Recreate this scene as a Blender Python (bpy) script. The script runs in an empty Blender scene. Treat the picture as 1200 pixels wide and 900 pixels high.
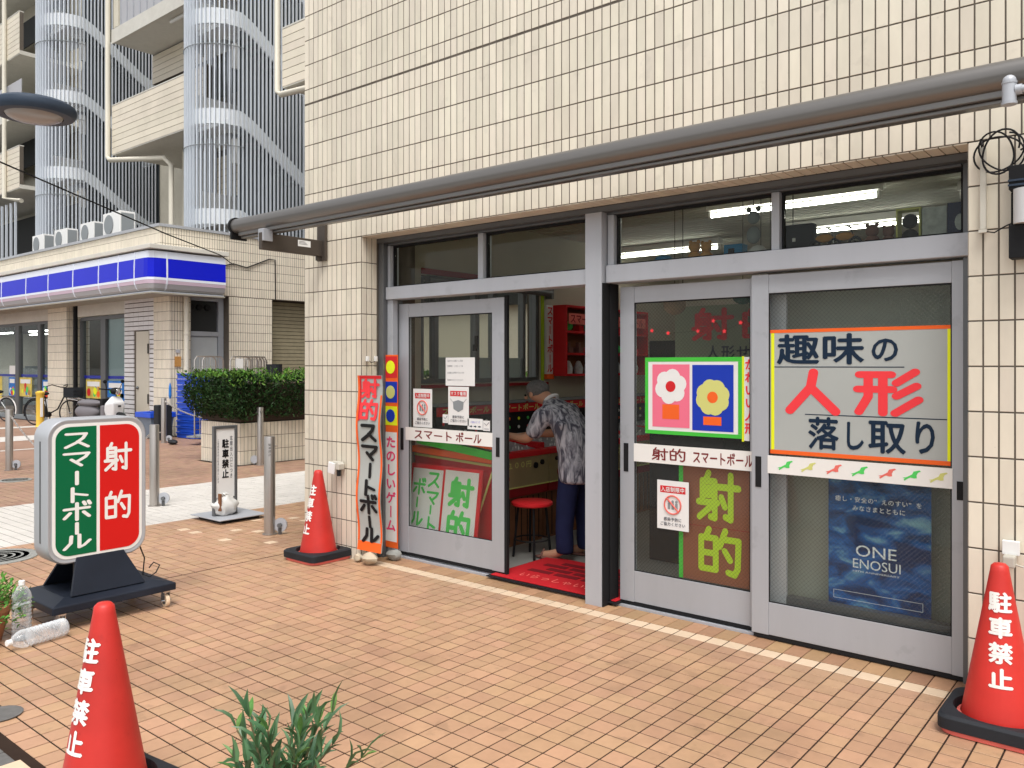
import bpy, bmesh, math, random
from mathutils import Vector, Matrix
random.seed(7)
sc = bpy.context.scene
col = sc.collection
PI = math.pi

# ------------------------------------------------------------------ camera
cam_d = bpy.data.cameras.new("camera")
cam = bpy.data.objects.new("camera", cam_d); col.objects.link(cam)
A = math.radians(50.35)
cam.location = (0, 0, 1.53)
cam.rotation_euler = (math.radians(90), 0, math.radians(90) - A)
cam_d.sensor_fit = 'HORIZONTAL'; cam_d.sensor_width = 36
cam_d.lens = 36 * 957.0 / 1200
cam_d.shift_y = -(450 - 428) / 1200
cam_d.clip_start = 0.05; cam_d.clip_end = 1000
sc.camera = cam

# ------------------------------------------------------------------ sky, sun, exposure
SUN_EL, SUN_AZ = math.radians(63), math.radians(44)     # sun stands behind the camera, to the right
world = bpy.data.worlds.new("World"); sc.world = world; world.use_nodes = True
wn = world.node_tree.nodes; wl = world.node_tree.links
bg = wn['Background']
sky = wn.new('ShaderNodeTexSky'); sky.sky_type = 'NISHITA'; sky.sun_disc = False
sky.sun_elevation = SUN_EL; sky.sun_rotation = math.radians(180) - SUN_AZ
sky.air_density = 1.0; sky.dust_density = 3.0; sky.ozone_density = 1.0
hs = wn.new('ShaderNodeHueSaturation'); hs.inputs['Saturation'].default_value = 0.16
wl.new(sky.outputs[0], hs.inputs['Color']); wl.new(hs.outputs[0], bg.inputs['Color'])
bg.inputs['Strength'].default_value = 0.13
sun_d = bpy.data.lights.new("sun", 'SUN'); sun = bpy.data.objects.new("sun", sun_d); col.objects.link(sun)
sun_d.energy = 1.5; sun_d.angle = math.radians(25); sun_d.color = (1, 0.98, 0.95)
sdir = Vector((math.sin(SUN_AZ) * math.cos(SUN_EL), -math.cos(SUN_AZ) * math.cos(SUN_EL), math.sin(SUN_EL)))
sun.rotation_euler = sdir.to_track_quat('Z', 'Y').to_euler()
sc.view_settings.view_transform = 'Standard'; sc.view_settings.look = 'None'
sc.view_settings.exposure = 0.76; sc.view_settings.gamma = 1
sc.cycles.max_bounces = 8; sc.cycles.transparent_max_bounces = 48
sc.cycles.use_denoising = True

# ------------------------------------------------------------------ materials
MATS = {}
def mat(name, c, rough=0.6, metal=0.0, noise=0.0, nscale=8.0, bump=0.0, bscale=60.0, vary=0.0, emit=None, es=1.0,
        spec=0.22, coat=0.0, grime=0.0, stain=0.0, stretch=(1, 1, 1), huev=0.0):
    m = bpy.data.materials.new(name); m.use_nodes = True
    nt = m.node_tree; N, L = nt.nodes, nt.links; b = N['Principled BSDF']
    b.inputs['Roughness'].default_value = rough; b.inputs['Metallic'].default_value = metal
    b.inputs['Specular IOR Level'].default_value = spec; b.inputs['Coat Weight'].default_value = coat
    rgb = N.new('ShaderNodeRGB'); rgb.outputs[0].default_value = (*c, 1); cur = rgb.outputs[0]
    tc = N.new('ShaderNodeTexCoord'); geo = N.new('ShaderNodeNewGeometry')
    mp = N.new('ShaderNodeMapping'); mp.inputs['Scale'].default_value = stretch
    L.new(geo.outputs['Position'], mp.inputs['Vector'])
    def hsv(src, valsrc, lo, hi, huesrc=None, hv=0):
        mr = N.new('ShaderNodeMapRange'); mr.inputs['To Min'].default_value = lo; mr.inputs['To Max'].default_value = hi
        L.new(valsrc, mr.inputs['Value'])
        h = N.new('ShaderNodeHueSaturation'); L.new(src, h.inputs['Color']); L.new(mr.outputs[0], h.inputs['Value'])
        if huesrc is not None and hv:
            m2 = N.new('ShaderNodeMapRange'); m2.inputs['To Min'].default_value = .5 - hv; m2.inputs['To Max'].default_value = .5 + hv
            L.new(huesrc, m2.inputs['Value']); L.new(m2.outputs[0], h.inputs['Hue'])
        return h.outputs[0]
    if vary or huev:
        oi = N.new('ShaderNodeObjectInfo')
        ad = N.new('ShaderNodeMath'); ad.operation = 'ADD'; L.new(oi.outputs['Random'], ad.inputs[0]); L.new(geo.outputs['Random Per Island'], ad.inputs[1])
        fr = N.new('ShaderNodeMath'); fr.operation = 'FRACT'; L.new(ad.outputs[0], fr.inputs[0])
        ml = N.new('ShaderNodeMath'); ml.operation = 'MULTIPLY'; ml.inputs[1].default_value = 7.31; L.new(fr.outputs[0], ml.inputs[0])
        f2 = N.new('ShaderNodeMath'); f2.operation = 'FRACT'; L.new(ml.outputs[0], f2.inputs[0])
        cur = hsv(cur, fr.outputs[0], 1 - vary, 1 + vary * .6, f2.outputs[0], huev)
    if noise:
        nz = N.new('ShaderNodeTexNoise'); nz.inputs['Scale'].default_value = nscale; nz.inputs['Detail'].default_value = 6
        L.new(mp.outputs[0], nz.inputs['Vector'])
        cur = hsv(cur, nz.outputs['Fac'], 1 - noise, 1 + noise)
    if grime:
        gz = N.new('ShaderNodeTexNoise'); gz.inputs['Scale'].default_value = 1.1; gz.inputs['Detail'].default_value = 9; gz.inputs['Roughness'].default_value = .7
        L.new(mp.outputs[0], gz.inputs['Vector'])
        rp = N.new('ShaderNodeValToRGB'); rp.color_ramp.elements[0].position = .42; rp.color_ramp.elements[1].position = .72
        rp.color_ramp.elements[0].color = (1, 1, 1, 1); rp.color_ramp.elements[1].color = (1 - grime, 1 - grime * 1.05, 1 - grime * 1.15, 1)
        L.new(gz.outputs['Fac'], rp.inputs[0])
        mx = N.new('ShaderNodeMix'); mx.data_type = 'RGBA'; mx.blend_type = 'MULTIPLY'; mx.inputs['Factor'].default_value = 1
        L.new(cur, mx.inputs['A']); L.new(rp.outputs[0], mx.inputs['B']); cur = mx.outputs['Result']
    if stain:                                  # darker worn patches and small spots
        for sc_, lo, hi, amt in ((.75, .50, .62, stain), (5.5, .60, .66, stain * .8), (34, .70, .73, stain * 1.2)):
            gz = N.new('ShaderNodeTexNoise'); gz.inputs['Scale'].default_value = sc_; gz.inputs['Detail'].default_value = 5; gz.inputs['Roughness'].default_value = .62
            L.new(geo.outputs['Position'] if sc_ > 1 else mp.outputs[0], gz.inputs['Vector'])
            mr = N.new('ShaderNodeMapRange'); mr.inputs['From Min'].default_value = lo; mr.inputs['From Max'].default_value = hi; mr.inputs['To Min'].default_value = 1; mr.inputs['To Max'].default_value = 1 - amt
            L.new(gz.outputs['Fac'], mr.inputs['Value'])
            h = N.new('ShaderNodeHueSaturation'); L.new(cur, h.inputs['Color']); L.new(mr.outputs[0], h.inputs['Value']); cur = h.outputs[0]
    L.new(cur, b.inputs['Base Color'])
    if bump:
        bz = N.new('ShaderNodeTexNoise'); bz.inputs['Scale'].default_value = bscale; bz.inputs['Detail'].default_value = 4
        L.new(mp.outputs[0], bz.inputs['Vector'])
        bp = N.new('ShaderNodeBump'); bp.inputs['Strength'].default_value = bump; bp.inputs['Distance'].default_value = .002
        L.new(bz.outputs['Fac'], bp.inputs['Height']); L.new(bp.outputs[0], b.inputs['Normal'])
    if emit: 
        b.inputs['Emission Color'].default_value = (*emit, 1); b.inputs['Emission Strength'].default_value = es
    MATS[name] = m
    return m

cream = mat('cream_tile', (.75, .68, .555), .38, stain=.09, stretch=(1, 1, .35), vary=.10, huev=.006, noise=.07, nscale=25, grime=.10, spec=.4)
cream_far = mat('cream_tile_far', (.74, .67, .55), .5, stain=.06, vary=.05, huev=.006, noise=.02, grime=.08)
mortar = mat('mortar', (.125, .105, .085), .9, noise=.2, nscale=20)
terra = mat('terracotta_paver', (.48, .285, .17), .40, spec=.5, stain=.20, vary=.10, huev=.006, noise=.10, nscale=30, grime=.12, bump=.3, bscale=90)
terra_far = mat('brown_paver', (.36, .225, .155), .55, stain=.16, vary=.14, huev=.01, noise=.1, grime=.16)
sillbrown = mat('brown_sill_tile', (.40, .235, .13), .5, vary=.18, huev=.01, noise=.15, nscale=25)
whitepav = mat('white_paver', (.62, .585, .54), .5, vary=.05, noise=.05, grime=.1)
creampav = mat('cream_paver', (.66, .50, .35), .5, vary=.06, noise=.06, nscale=25, grime=.08)
grout = mat('grout', (.030, .017, .011), .95, noise=.25, nscale=15)
groutlight = mat('pale_grout', (.36, .33, .30), .95, noise=.2, nscale=15)
asphalt = mat('asphalt', (.16, .16, .155), .9, noise=.3, nscale=120, bump=.6, bscale=180)
aggregate = mat('aggregate', (.36, .36, .34), .9, noise=.65, nscale=140, bump=.8, bscale=180)
concrete = mat('concrete', (.42, .41, .39), .8, noise=.18, nscale=12, bump=.3)
darkconc = mat('dark_concrete', (.13, .125, .12), .9, noise=.3, nscale=30)
alu = mat('aluminium', (.42, .435, .465), .45, .18, stain=.12, grime=.12, noise=.14, nscale=3, stretch=(1, 1, .15), bump=.15, bscale=40, spec=.5)
alu_b = mat('aluminium_bright', (.46, .475, .51), .42, .18, stain=.10, grime=.10, noise=.07, nscale=3, stretch=(1, 1, .1))
alu_d = mat('aluminium_dark', (.15, .155, .16), .45, .5, noise=.1)
steel = mat('stainless', (.46, .43, .40), .33, .85, noise=.14, nscale=14, stretch=(1, 1, .2))
rubber = mat('black_rubber', (.018, .02, .024), .6, noise=.35, nscale=9, bump=.3)
blackm = mat('black_metal', (.014, .018, .028), .45, noise=.4, nscale=4, grime=.2)
black = mat('black', (.01, .01, .011), .6)
seal = mat('seal', (.012, .012, .013), .7)
red = mat('cone_red', (.58, .028, .020), .48, stain=.16, noise=.14, nscale=7, grime=.16, spec=.45)
pink = mat('faded_red', (.75, .16, .13), .5, noise=.15)
orange = mat('orange_paint', (.85, .13, .02), .5, noise=.05)
redpaint = mat('red_paint', (.62, .02, .025), .45, noise=.08)
brightred = mat('sign_red', (.62, .012, .010), .35)
signgreen = mat('sign_green', (.0, .125, .045), .35)
limegreen = mat('lime_paint', (.42, .62, .03), .5)
green_t = mat('green_tape', (.06, .50, .05), .5, noise=.08)
leafgreen = mat('fluo_green', (.09, .60, .12), .5)
yellow = mat('yellow_tape', (.80, .85, .02), .5)
yellowp = mat('yellow_post', (.78, .52, .08), .5)
white = mat('white_paint', (.78, .78, .76), .45, noise=.03)
whitepaper = mat('white_paper', (.76, .75, .73), .7, noise=.05, nscale=5)
whitepanel = mat('sign_white', (.80, .78, .74), .35, noise=.05, nscale=3)
greypaper = mat('grey_film', (.40, .42, .40), .6, noise=.06, nscale=4)
navy = mat('navy_ink', (.006, .020, .045), .6)
fred = mat('fluo_red', (.85, .05, .06), .5)
fpink = mat('fluo_pink', (.80, .06, .18), .5)
brownred = mat('brown_red_ink', (.19, .02, .02), .5)
pinkp = mat('pink_card', (.82, .17, .26), .6); bluep = mat('blue_card', (.01, .04, .42), .6)
brownp = mat('brown_card', (.24, .085, .045), .6, noise=.06)
grayink = mat('grey_ink', (.12, .12, .14), .7)
boxshell = mat('lightbox_shell', (.43, .44, .46), .38, .35, noise=.05, nscale=4)
awn = mat('awning_bronze', (.19, .18, .17), .30, .6, noise=.08, nscale=4, stretch=(.1, 1, 1))
bronze = mat('bronze_arm', (.085, .07, .058), .45, .4, noise=.1)
storeblue = mat('store_blue', (.004, .010, .55), .3, noise=.08, nscale=2)
storewhite = mat('store_white', (.70, .74, .82), .35)
storeside = mat('store_pink', (.62, .48, .58), .35)
storegrey = mat('store_grey', (.42, .42, .44), .4)
eave = mat('eave_white', (.62, .60, .54), .6, noise=.08, grime=.1)
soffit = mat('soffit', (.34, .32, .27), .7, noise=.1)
plaster = mat('plaster', (.62, .58, .48), .7, noise=.06, grime=.1)
louvre = mat('louvre_aluminium', (.62, .66, .71), .4, .25, noise=.05)
bandm = mat('stair_band', (.68, .70, .71), .6, noise=.08)
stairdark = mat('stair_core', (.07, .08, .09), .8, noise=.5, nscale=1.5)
pipe_m = mat('cream_pipe', (.66, .62, .52), .5)
darkin = mat('dark_inside', (.035, .036, .035), .8)  # near-black of the fanlight and of the painted recess shade
intwall = mat('interior_wall', (.42, .39, .31), .8, noise=.1, nscale=3)
intceil = mat('interior_ceiling', (.52, .52, .46), .7, noise=.18, nscale=3)
intfloor = mat('interior_floor', (.26, .26, .24), .45, noise=.12, nscale=6)
curtainm = mat('grey_partition', (.42, .44, .38), .8, noise=.10, nscale=3)
frostm = mat('frosted_film', (.42, .50, .47), .6)
shutterm = mat('shutter_slat', (.34, .30, .20), .6, .2, noise=.15)
graydoor = mat('steel_door', (.50, .52, .52), .5, noise=.05)
beigedoor = mat('beige_door', (.50, .46, .38), .5, noise=.06)
whitebrick = mat('white_brick', (.62, .60, .60), .5, vary=.05)
crateblue = mat('crate_blue', (.012, .075, .56), .4, spec=.5, noise=.2, nscale=9)
crategrey = mat('bin_grey', (.16, .20, .25), .6, noise=.1)
chrome = mat('chrome', (.6, .6, .6), .2, .95)
pearl = mat('scooter_white', (.72, .73, .74), .25, coat=.5)
seatm = mat('seat_grey', (.16, .15, .16), .6)
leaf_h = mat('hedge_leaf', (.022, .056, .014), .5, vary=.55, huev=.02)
leaf_ht = mat('hedge_leaf_sunlit_tone', (.10, .22, .03), .5, vary=.5, huev=.02)  # sunlight on the upper hedge put into a lighter leaf colour
leaf_o = mat('oleander_leaf', (.065, .15, .06), .38, spec=.5, vary=.4, huev=.02)
leaf_o2 = mat('oleander_young_leaf', (.11, .24, .06), .4, vary=.3, huev=.02)
leaf_p = mat('pot_leaf', (.11, .27, .045), .42, vary=.45, huev=.02)
stemm = mat('stem', (.12, .10, .05), .7)
terrpot = mat('clay_pot', (.36, .15, .07), .7, noise=.15)
soil = mat('soil', (.05, .035, .025), .95, noise=.4, nscale=40)
stone_m = mat('stone', (.48, .41, .30), .8, noise=.25, nscale=18, bump=.5, bscale=40)
stone_g = mat('grey_stone', (.27, .27, .25), .8, noise=.25, nscale=18, bump=.5, bscale=40)
bagm = mat('plastic_bag', (.62, .61, .58), .35, noise=.12, nscale=15, bump=.8, bscale=25)
matm = mat('red_mat', (.45, .012, .018), .8, noise=.12, nscale=30, bump=.5)
matd = mat('dark_red_mat', (.16, .008, .012), .8)
skin = mat('skin', (.50, .27, .17), .55, noise=.06)
hair = mat('grey_hair', (.13, .125, .12), .7, noise=.5, nscale=60)
trouser = mat('navy_trousers', (.012, .016, .055), .85, noise=.3, nscale=10)
gold = mat('olive_panel', (.30, .24, .12), .5, noise=.12)
darkred = mat('dark_red_panel', (.26, .012, .015), .5)
shelfwood = mat('brown_wood', (.20, .085, .04), .6, noise=.2, stretch=(1, 1, 6))
toyb = mat('toy_blue', (.01, .16, .34), .5); toyo = mat('toy_orange', (.48, .24, .07), .8, noise=.15)
toybr = mat('toy_brown', (.20, .10, .08), .9); cardw = mat('patterned_box', (.50, .52, .52), .7, noise=.5, nscale=30)
cardnavy = mat('navy_box', (.015, .02, .07), .6)
tube_m = mat('lit_tube', (.9, .9, .85), .5, emit=(1, .98, .90), es=13.0)
tube_s = mat('lit_tube_far', (.9, .9, .85), .5, emit=(1, .98, .90), es=9.0)
domem = mat('lamp_dome', (.30, .27, .25), .25, spec=.6)
lampdark = mat('lamp_housing', (.035, .05, .075), .45, noise=.1)
lampglass = mat('lamp_diffuser', (.62, .62, .62), .35)
wallbox = mat('socket_ivory', (.55, .52, .45), .5, grime=.3)
tag_blue = mat('poster_blue', (.02, .16, .50), .5, noise=.5, nscale=6)
tag_yel = mat('poster_yellow', (.62, .48, .10), .5, noise=.6, nscale=7)
cabgrey = mat('shelf_grey', (.25, .27, .28), .6)

def special_shirt():
    m = mat('shirt_print', (.5, .5, .52), .8)
    nt = m.node_tree; N, L = nt.nodes, nt.links; b = N['Principled BSDF']
    tc = N.new('ShaderNodeTexCoord'); mp = N.new('ShaderNodeMapping'); mp.inputs['Scale'].default_value = (14, 14, 4)
    mp.inputs['Rotation'].default_value = (0, -.45, 0)
    L.new(tc.outputs['Object'], mp.inputs[0])
    nz = N.new('ShaderNodeTexNoise'); nz.inputs['Scale'].default_value = 1.6; nz.inputs['Detail'].default_value = 5; nz.inputs['Distortion'].default_value = 1.2
    L.new(mp.outputs[0], nz.inputs['Vector'])
    rp = N.new('ShaderNodeValToRGB'); e = rp.color_ramp.elements
    e[0].position = .40; e[0].color = (.075, .075, .10, 1); e[1].position = .62; e[1].color = (.50, .50, .54, 1)
    L.new(nz.outputs['Fac'], rp.inputs[0]); L.new(rp.outputs[0], b.inputs['Base Color'])
    return m
shirt = special_shirt()
def special_poster():
    m = mat('sea_poster', (.01, .07, .2), .45)
    nt = m.node_tree; N, L = nt.nodes, nt.links; b = N['Principled BSDF']
    geo = N.new('ShaderNodeNewGeometry'); mp = N.new('ShaderNodeMapping'); mp.inputs['Scale'].default_value = (3, 1, 6)
    mp.inputs['Rotation'].default_value = (0, .4, 0)
    L.new(geo.outputs['Position'], mp.inputs[0])
    nz = N.new('ShaderNodeTexNoise'); nz.inputs['Scale'].default_value = 2.0; nz.inputs['Detail'].default_value = 8; nz.inputs['Distortion'].default_value = .8
    L.new(mp.outputs[0], nz.inputs['Vector'])
    rp = N.new('ShaderNodeValToRGB'); e = rp.color_ramp.elements
    e[0].position = .40; e[0].color = (.006, .03, .11, 1); e[1].position = .74; e[1].color = (.20, .42, .52, 1)
    n = rp.color_ramp.elements.new(.56); n.color = (.01, .10, .34, 1)
    L.new(nz.outputs['Fac'], rp.inputs[0]); L.new(rp.outputs[0], b.inputs['Base Color'])
    return m
seaposter = special_poster()

def glass(name, tint=(.93, .95, .93), wire=False, rough=.02, refl=1.0):
    m = bpy.data.materials.new(name); m.use_nodes = True
    nt = m.node_tree; N, L = nt.nodes, nt.links; N.clear()
    out = N.new('ShaderNodeOutputMaterial'); tr = N.new('ShaderNodeBsdfTransparent'); tr.inputs[0].default_value = (*tint, 1)
    gl = N.new('ShaderNodeBsdfGlossy'); gl.inputs['Roughness'].default_value = rough
    lw = N.new('ShaderNodeLayerWeight'); lw.inputs[0].default_value = .5
    pw_ = N.new('ShaderNodeMath'); pw_.operation = 'POWER'; pw_.inputs[1].default_value = 5; L.new(lw.outputs['Facing'], pw_.inputs[0])
    fr = N.new('ShaderNodeMath'); fr.operation = 'MULTIPLY_ADD'; fr.inputs[1].default_value = .9; fr.inputs[2].default_value = .014; L.new(pw_.outputs[0], fr.inputs[0])
    mx = N.new('ShaderNodeMixShader'); mu = N.new('ShaderNodeMath'); mu.operation = 'MULTIPLY'; mu.inputs[1].default_value = refl
    L.new(fr.outputs[0], mu.inputs[0]); L.new(mu.outputs[0], mx.inputs[0]); L.new(tr.outputs[0], mx.inputs[1]); L.new(gl.outputs[0], mx.inputs[2])
    last = mx.outputs[0]
    if wire:                                   # diagonal wire mesh cast into the pane
        geo = N.new('ShaderNodeNewGeometry'); df = N.new('ShaderNodeBsdfDiffuse'); df.inputs[0].default_value = (.20, .20, .19, 1)
        sp = N.new('ShaderNodeSeparateXYZ'); L.new(geo.outputs['Position'], sp.inputs[0])
        res = None
        for op in ('ADD', 'SUBTRACT'):
            a = N.new('ShaderNodeMath'); a.operation = op; L.new(sp.outputs['X'], a.inputs[0]); L.new(sp.outputs['Z'], a.inputs[1])
            s_ = N.new('ShaderNodeMath'); s_.operation = 'MULTIPLY'; s_.inputs[1].default_value = 1 / .024; L.new(a.outputs[0], s_.inputs[0])
            f_ = N.new('ShaderNodeMath'); f_.operation = 'FRACT'; L.new(s_.outputs[0], f_.inputs[0])
            lt = N.new('ShaderNodeMath'); lt.operation = 'LESS_THAN'; lt.inputs[1].default_value = .07; L.new(f_.outputs[0], lt.inputs[0])
            if res is None: res = lt
            else:
                mxm = N.new('ShaderNodeMath'); mxm.operation = 'MAXIMUM'; L.new(res.outputs[0], mxm.inputs[0]); L.new(lt.outputs[0], mxm.inputs[1]); res = mxm
        sc_ = N.new('ShaderNodeMath'); sc_.operation = 'MULTIPLY'; sc_.inputs[1].default_value = .30; L.new(res.outputs[0], sc_.inputs[0])
        m2 = N.new('ShaderNodeMixShader'); L.new(sc_.outputs[0], m2.inputs[0]); L.new(last, m2.inputs[1]); L.new(df.outputs[0], m2.inputs[2]); last = m2.outputs[0]
    L.new(last, out.inputs[0])
    return m
g_clear = glass('window_glass', (.90, .92, .88)); g_wire = glass('wired_glass', (.94, .95, .93), wire=True)
g_store = glass('store_glass', (.86, .90, .90))
def bottle_mat():
    m = glass('bottle_plastic', (.97, .98, .99), rough=.10, refl=2.2); nt = m.node_tree; N, L = nt.nodes, nt.links
    out = [n for n in N if n.type == 'OUTPUT_MATERIAL'][0]; src = out.inputs[0].links[0].from_socket
    df = N.new('ShaderNodeBsdfDiffuse'); df.inputs[0].default_value = (.85, .88, .90, 1); m2 = N.new('ShaderNodeMixShader')
    lw = N.new('ShaderNodeLayerWeight'); lw.inputs[0].default_value = .45; mu = N.new('ShaderNodeMath'); mu.operation = 'MULTIPLY_ADD'; mu.inputs[1].default_value = .60; mu.inputs[2].default_value = .06
    L.new(lw.outputs['Facing'], mu.inputs[0]); L.new(mu.outputs[0], m2.inputs[0]); L.new(src, m2.inputs[1]); L.new(df.outputs[0], m2.inputs[2]); L.new(m2.outputs[0], out.inputs[0])
    return m
g_bottle = bottle_mat()

# ------------------------------------------------------------------ mesh helpers
class B:
    def __init__(s): s.v = []; s.f = []
    def add(s, vs, fs):
        o = len(s.v); s.v += [tuple(v) for v in vs]; s.f += [tuple(i + o for i in f) for f in fs]; return s
    def box(s, x0, x1, y0, y1, z0, z1):
        if x0 > x1: x0, x1 = x1, x0
        if y0 > y1: y0, y1 = y1, y0
        if z0 > z1: z0, z1 = z1, z0
        return s.add([(x0, y0, z0), (x1, y0, z0), (x1, y1, z0), (x0, y1, z0), (x0, y0, z1), (x1, y0, z1), (x1, y1, z1), (x0, y1, z1)],
                     [(0, 3, 2, 1), (4, 5, 6, 7), (0, 1, 5, 4), (1, 2, 6, 5), (2, 3, 7, 6), (3, 0, 4, 7)])
    def cyl(s, p0, p1, r0, r1=None, n=12, cap=True):
        r1 = r0 if r1 is None else r1
        p0, p1 = Vector(p0), Vector(p1); d = (p1 - p0).normalized()
        a = d.orthogonal().normalized(); b = d.cross(a)
        vs = []
        for p, r in ((p0, r0), (p1, r1)):
            for k in range(n):
                t = 2 * PI * k / n; vs.append(p + a * (r * math.cos(t)) + b * (r * math.sin(t)))
        fs = [(k, (k + 1) % n, n + (k + 1) % n, n + k) for k in range(n)]
        if cap: fs += [tuple(reversed(range(n))), tuple(range(n, 2 * n))]
        return s.add(vs, fs)
    def tube(s, pts, r, n=8):
        for a, b in zip(pts, pts[1:]): s.cyl(a, b, r, n=n)
        return s
    def sweep(s, pts, r, n=8, closed=False):
        P = [Vector(p) for p in pts]; m = len(P); vs = []; up = None
        for i, p in enumerate(P):
            if closed: d = P[(i + 1) % m] - P[i - 1]
            else: d = P[min(i + 1, m - 1)] - P[max(i - 1, 0)]
            d.normalize()
            if up is None: up = d.orthogonal().normalized()
            up = (up - d * up.dot(d)); up = up.normalized() if up.length > 1e-6 else d.orthogonal().normalized()
            b = d.cross(up); rr = r[i] if isinstance(r, (list, tuple)) else r
            for k in range(n):
                t = 2 * PI * k / n; vs.append(p + up * rr * math.cos(t) + b * rr * math.sin(t))
        fs = []
        for i in range(m if closed else m - 1):
            j = (i + 1) % m
            for k in range(n): fs.append((i * n + k, i * n + (k + 1) % n, j * n + (k + 1) % n, j * n + k))
        if not closed: fs += [tuple(reversed(range(n))), tuple(range((m - 1) * n, m * n))]
        return s.add(vs, fs)
    def lathe(s, prof, c=(0, 0, 0), n=20, axis='Z', cap=True):
        vs = []; fs = []
        for (r, h) in prof:
            for k in range(n):
                t = 2 * PI * k / n; x, y = r * math.cos(t), r * math.sin(t)
                p = (x, y, h) if axis == 'Z' else ((h, x, y) if axis == 'X' else (y, h, x))
                vs.append((p[0] + c[0], p[1] + c[1], p[2] + c[2]))
        for i in range(len(prof) - 1):
            for k in range(n): fs.append((i * n + k, i * n + (k + 1) % n, (i + 1) * n + (k + 1) % n, (i + 1) * n + k))
        if cap:
            if prof[0][0] > 1e-5: fs.append(tuple(reversed(range(n))))
            if prof[-1][0] > 1e-5: fs.append(tuple(range((len(prof) - 1) * n, len(prof) * n)))
        return s.add(vs, fs)
    def prism(s, poly, a, b, axis='Y'):          # poly in the plane normal to axis
        n = len(poly)
        def P(u, v, w): return (u, w, v) if axis == 'Y' else ((w, u, v) if axis == 'X' else (u, v, w))
        return s.add([P(u, v, a) for u, v in poly] + [P(u, v, b) for u, v in poly],
                     [tuple(range(n)), tuple(reversed(range(n, 2 * n)))] + [(k, k + n, (k + 1) % n + n, (k + 1) % n) for k in range(n)])
    def ball(s, c, r, n=12, m=8, sc_=(1, 1, 1)):
        vs = []; fs = []
        for i in range(m + 1):
            p = PI * i / m
            for k in range(n):
                t = 2 * PI * k / n
                vs.append((c[0] + r * sc_[0] * math.sin(p) * math.cos(t), c[1] + r * sc_[1] * math.sin(p) * math.sin(t), c[2] + r * sc_[2] * math.cos(p)))
        for i in range(m):
            for k in range(n): fs.append((i * n + k, (i + 1) * n + k, (i + 1) * n + (k + 1) % n, i * n + (k + 1) % n))
        return s.add(vs, fs)
    def rot(s, ang, axis='Z', c=(0, 0, 0)):
        M = Matrix.Translation(c) @ Matrix.Rotation(ang, 4, axis) @ Matrix.Translation([-q for q in c])
        s.v = [tuple(M @ Vector(v)) for v in s.v]; return s
    def move(s, dx, dy, dz): s.v = [(x + dx, y + dy, z + dz) for x, y, z in s.v]; return s
    def mesh(s, name, m=None, smooth=False, fix=True):
        me = bpy.data.meshes.new(name); me.from_pydata(s.v, [], s.f)
        if fix:
            bm = bmesh.new(); bm.from_mesh(me); bmesh.ops.recalc_face_normals(bm, faces=bm.faces); bm.to_mesh(me); bm.free()
        if m: me.materials.append(m)
        if smooth:
            me.polygons.foreach_set('use_smooth', [True] * len(me.polygons))
            try: me.set_sharp_from_angle(angle=math.radians(40))
            except Exception: pass
        return me

def tag(o, label=None, cat=None, group=None, kind=None):
    if label: o['label'] = label
    if cat: o['category'] = cat
    if group: o['group'] = group
    if kind: o['kind'] = kind
    return o
def thing(name, label, cat, loc=(0, 0, 0), rz=0, group=None):
    o = bpy.data.objects.new(name, None); col.objects.link(o); o.location = loc; o.rotation_euler = (0, 0, rz)
    o.empty_display_size = .1
    return tag(o, label, cat, group)
def part(name, b, m, parent=None, world=False, smooth=False, bevel=0, label=None, kind=None, fix=True):
    if world and parent is not None:
        r = parent
        while r.parent: r = r.parent
        L = r.location; b.move(-L[0], -L[1], -L[2])
    me = b.mesh(name, m, smooth, fix); o = bpy.data.objects.new(name, me); col.objects.link(o)
    if parent: o.parent = parent
    if bevel:
        md = o.modifiers.new('bevel', 'BEVEL'); md.width = bevel; md.segments = 2; md.limit_method = 'ANGLE'; md.angle_limit = math.radians(35)
    if label: o['label'] = label
    if kind: o['kind'] = kind
    return o
def single(name, b, m, label, cat, loc=(0, 0, 0), group=None, smooth=False, bevel=0, kind=None):
    b.move(-loc[0], -loc[1], -loc[2])
    o = part(name, b, m, smooth=smooth, bevel=bevel); o.location = loc
    return tag(o, label, cat, group, kind)
def copy_tree(o, parent=None, depth=0):
    c = o.copy(); col.objects.link(c); c.parent = parent
    for ch in list(o.children): copy_tree(ch, c, depth + 1)
    return c

# ------------------------------------------------------------------ tiles
def tile_mesh(name, w, h, d, ch, m, plane):       # centred chamfered tile; front faces -Y ('Y'), +X ('X'), up ('Z'), -X ('x')
    hw, hh = w / 2, h / 2
    p = [(-hw, 0, -hh), (hw, 0, -hh), (hw, 0, hh), (-hw, 0, hh)]
    q = [(-hw, -d + ch, -hh), (hw, -d + ch, -hh), (hw, -d + ch, hh), (-hw, -d + ch, hh)]
    r = [(-hw + ch, -d, -hh + ch), (hw - ch, -d, -hh + ch), (hw - ch, -d, hh - ch), (-hw + ch, -d, hh - ch)]
    v = p + q + r
    f = [(0, 1, 5, 4), (1, 2, 6, 5), (2, 3, 7, 6), (3, 0, 4, 7), (4, 5, 9, 8), (5, 6, 10, 9), (6, 7, 11, 10), (7, 4, 8, 11), (8, 9, 10, 11)]
    if plane == 'X': v = [(-y, x, z) for x, y, z in v]
    elif plane == 'x': v = [(y, -x, z) for x, y, z in v]
    elif plane == 'Z': v = [(x, z, -y) for x, y, z in v]
    return v, f
TM = {}
CAMP = Vector((0, 0, 1.53)); FW = Vector((-math.cos(A), math.sin(A), 0)); RT = Vector((math.sin(A), math.cos(A), 0))
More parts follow.
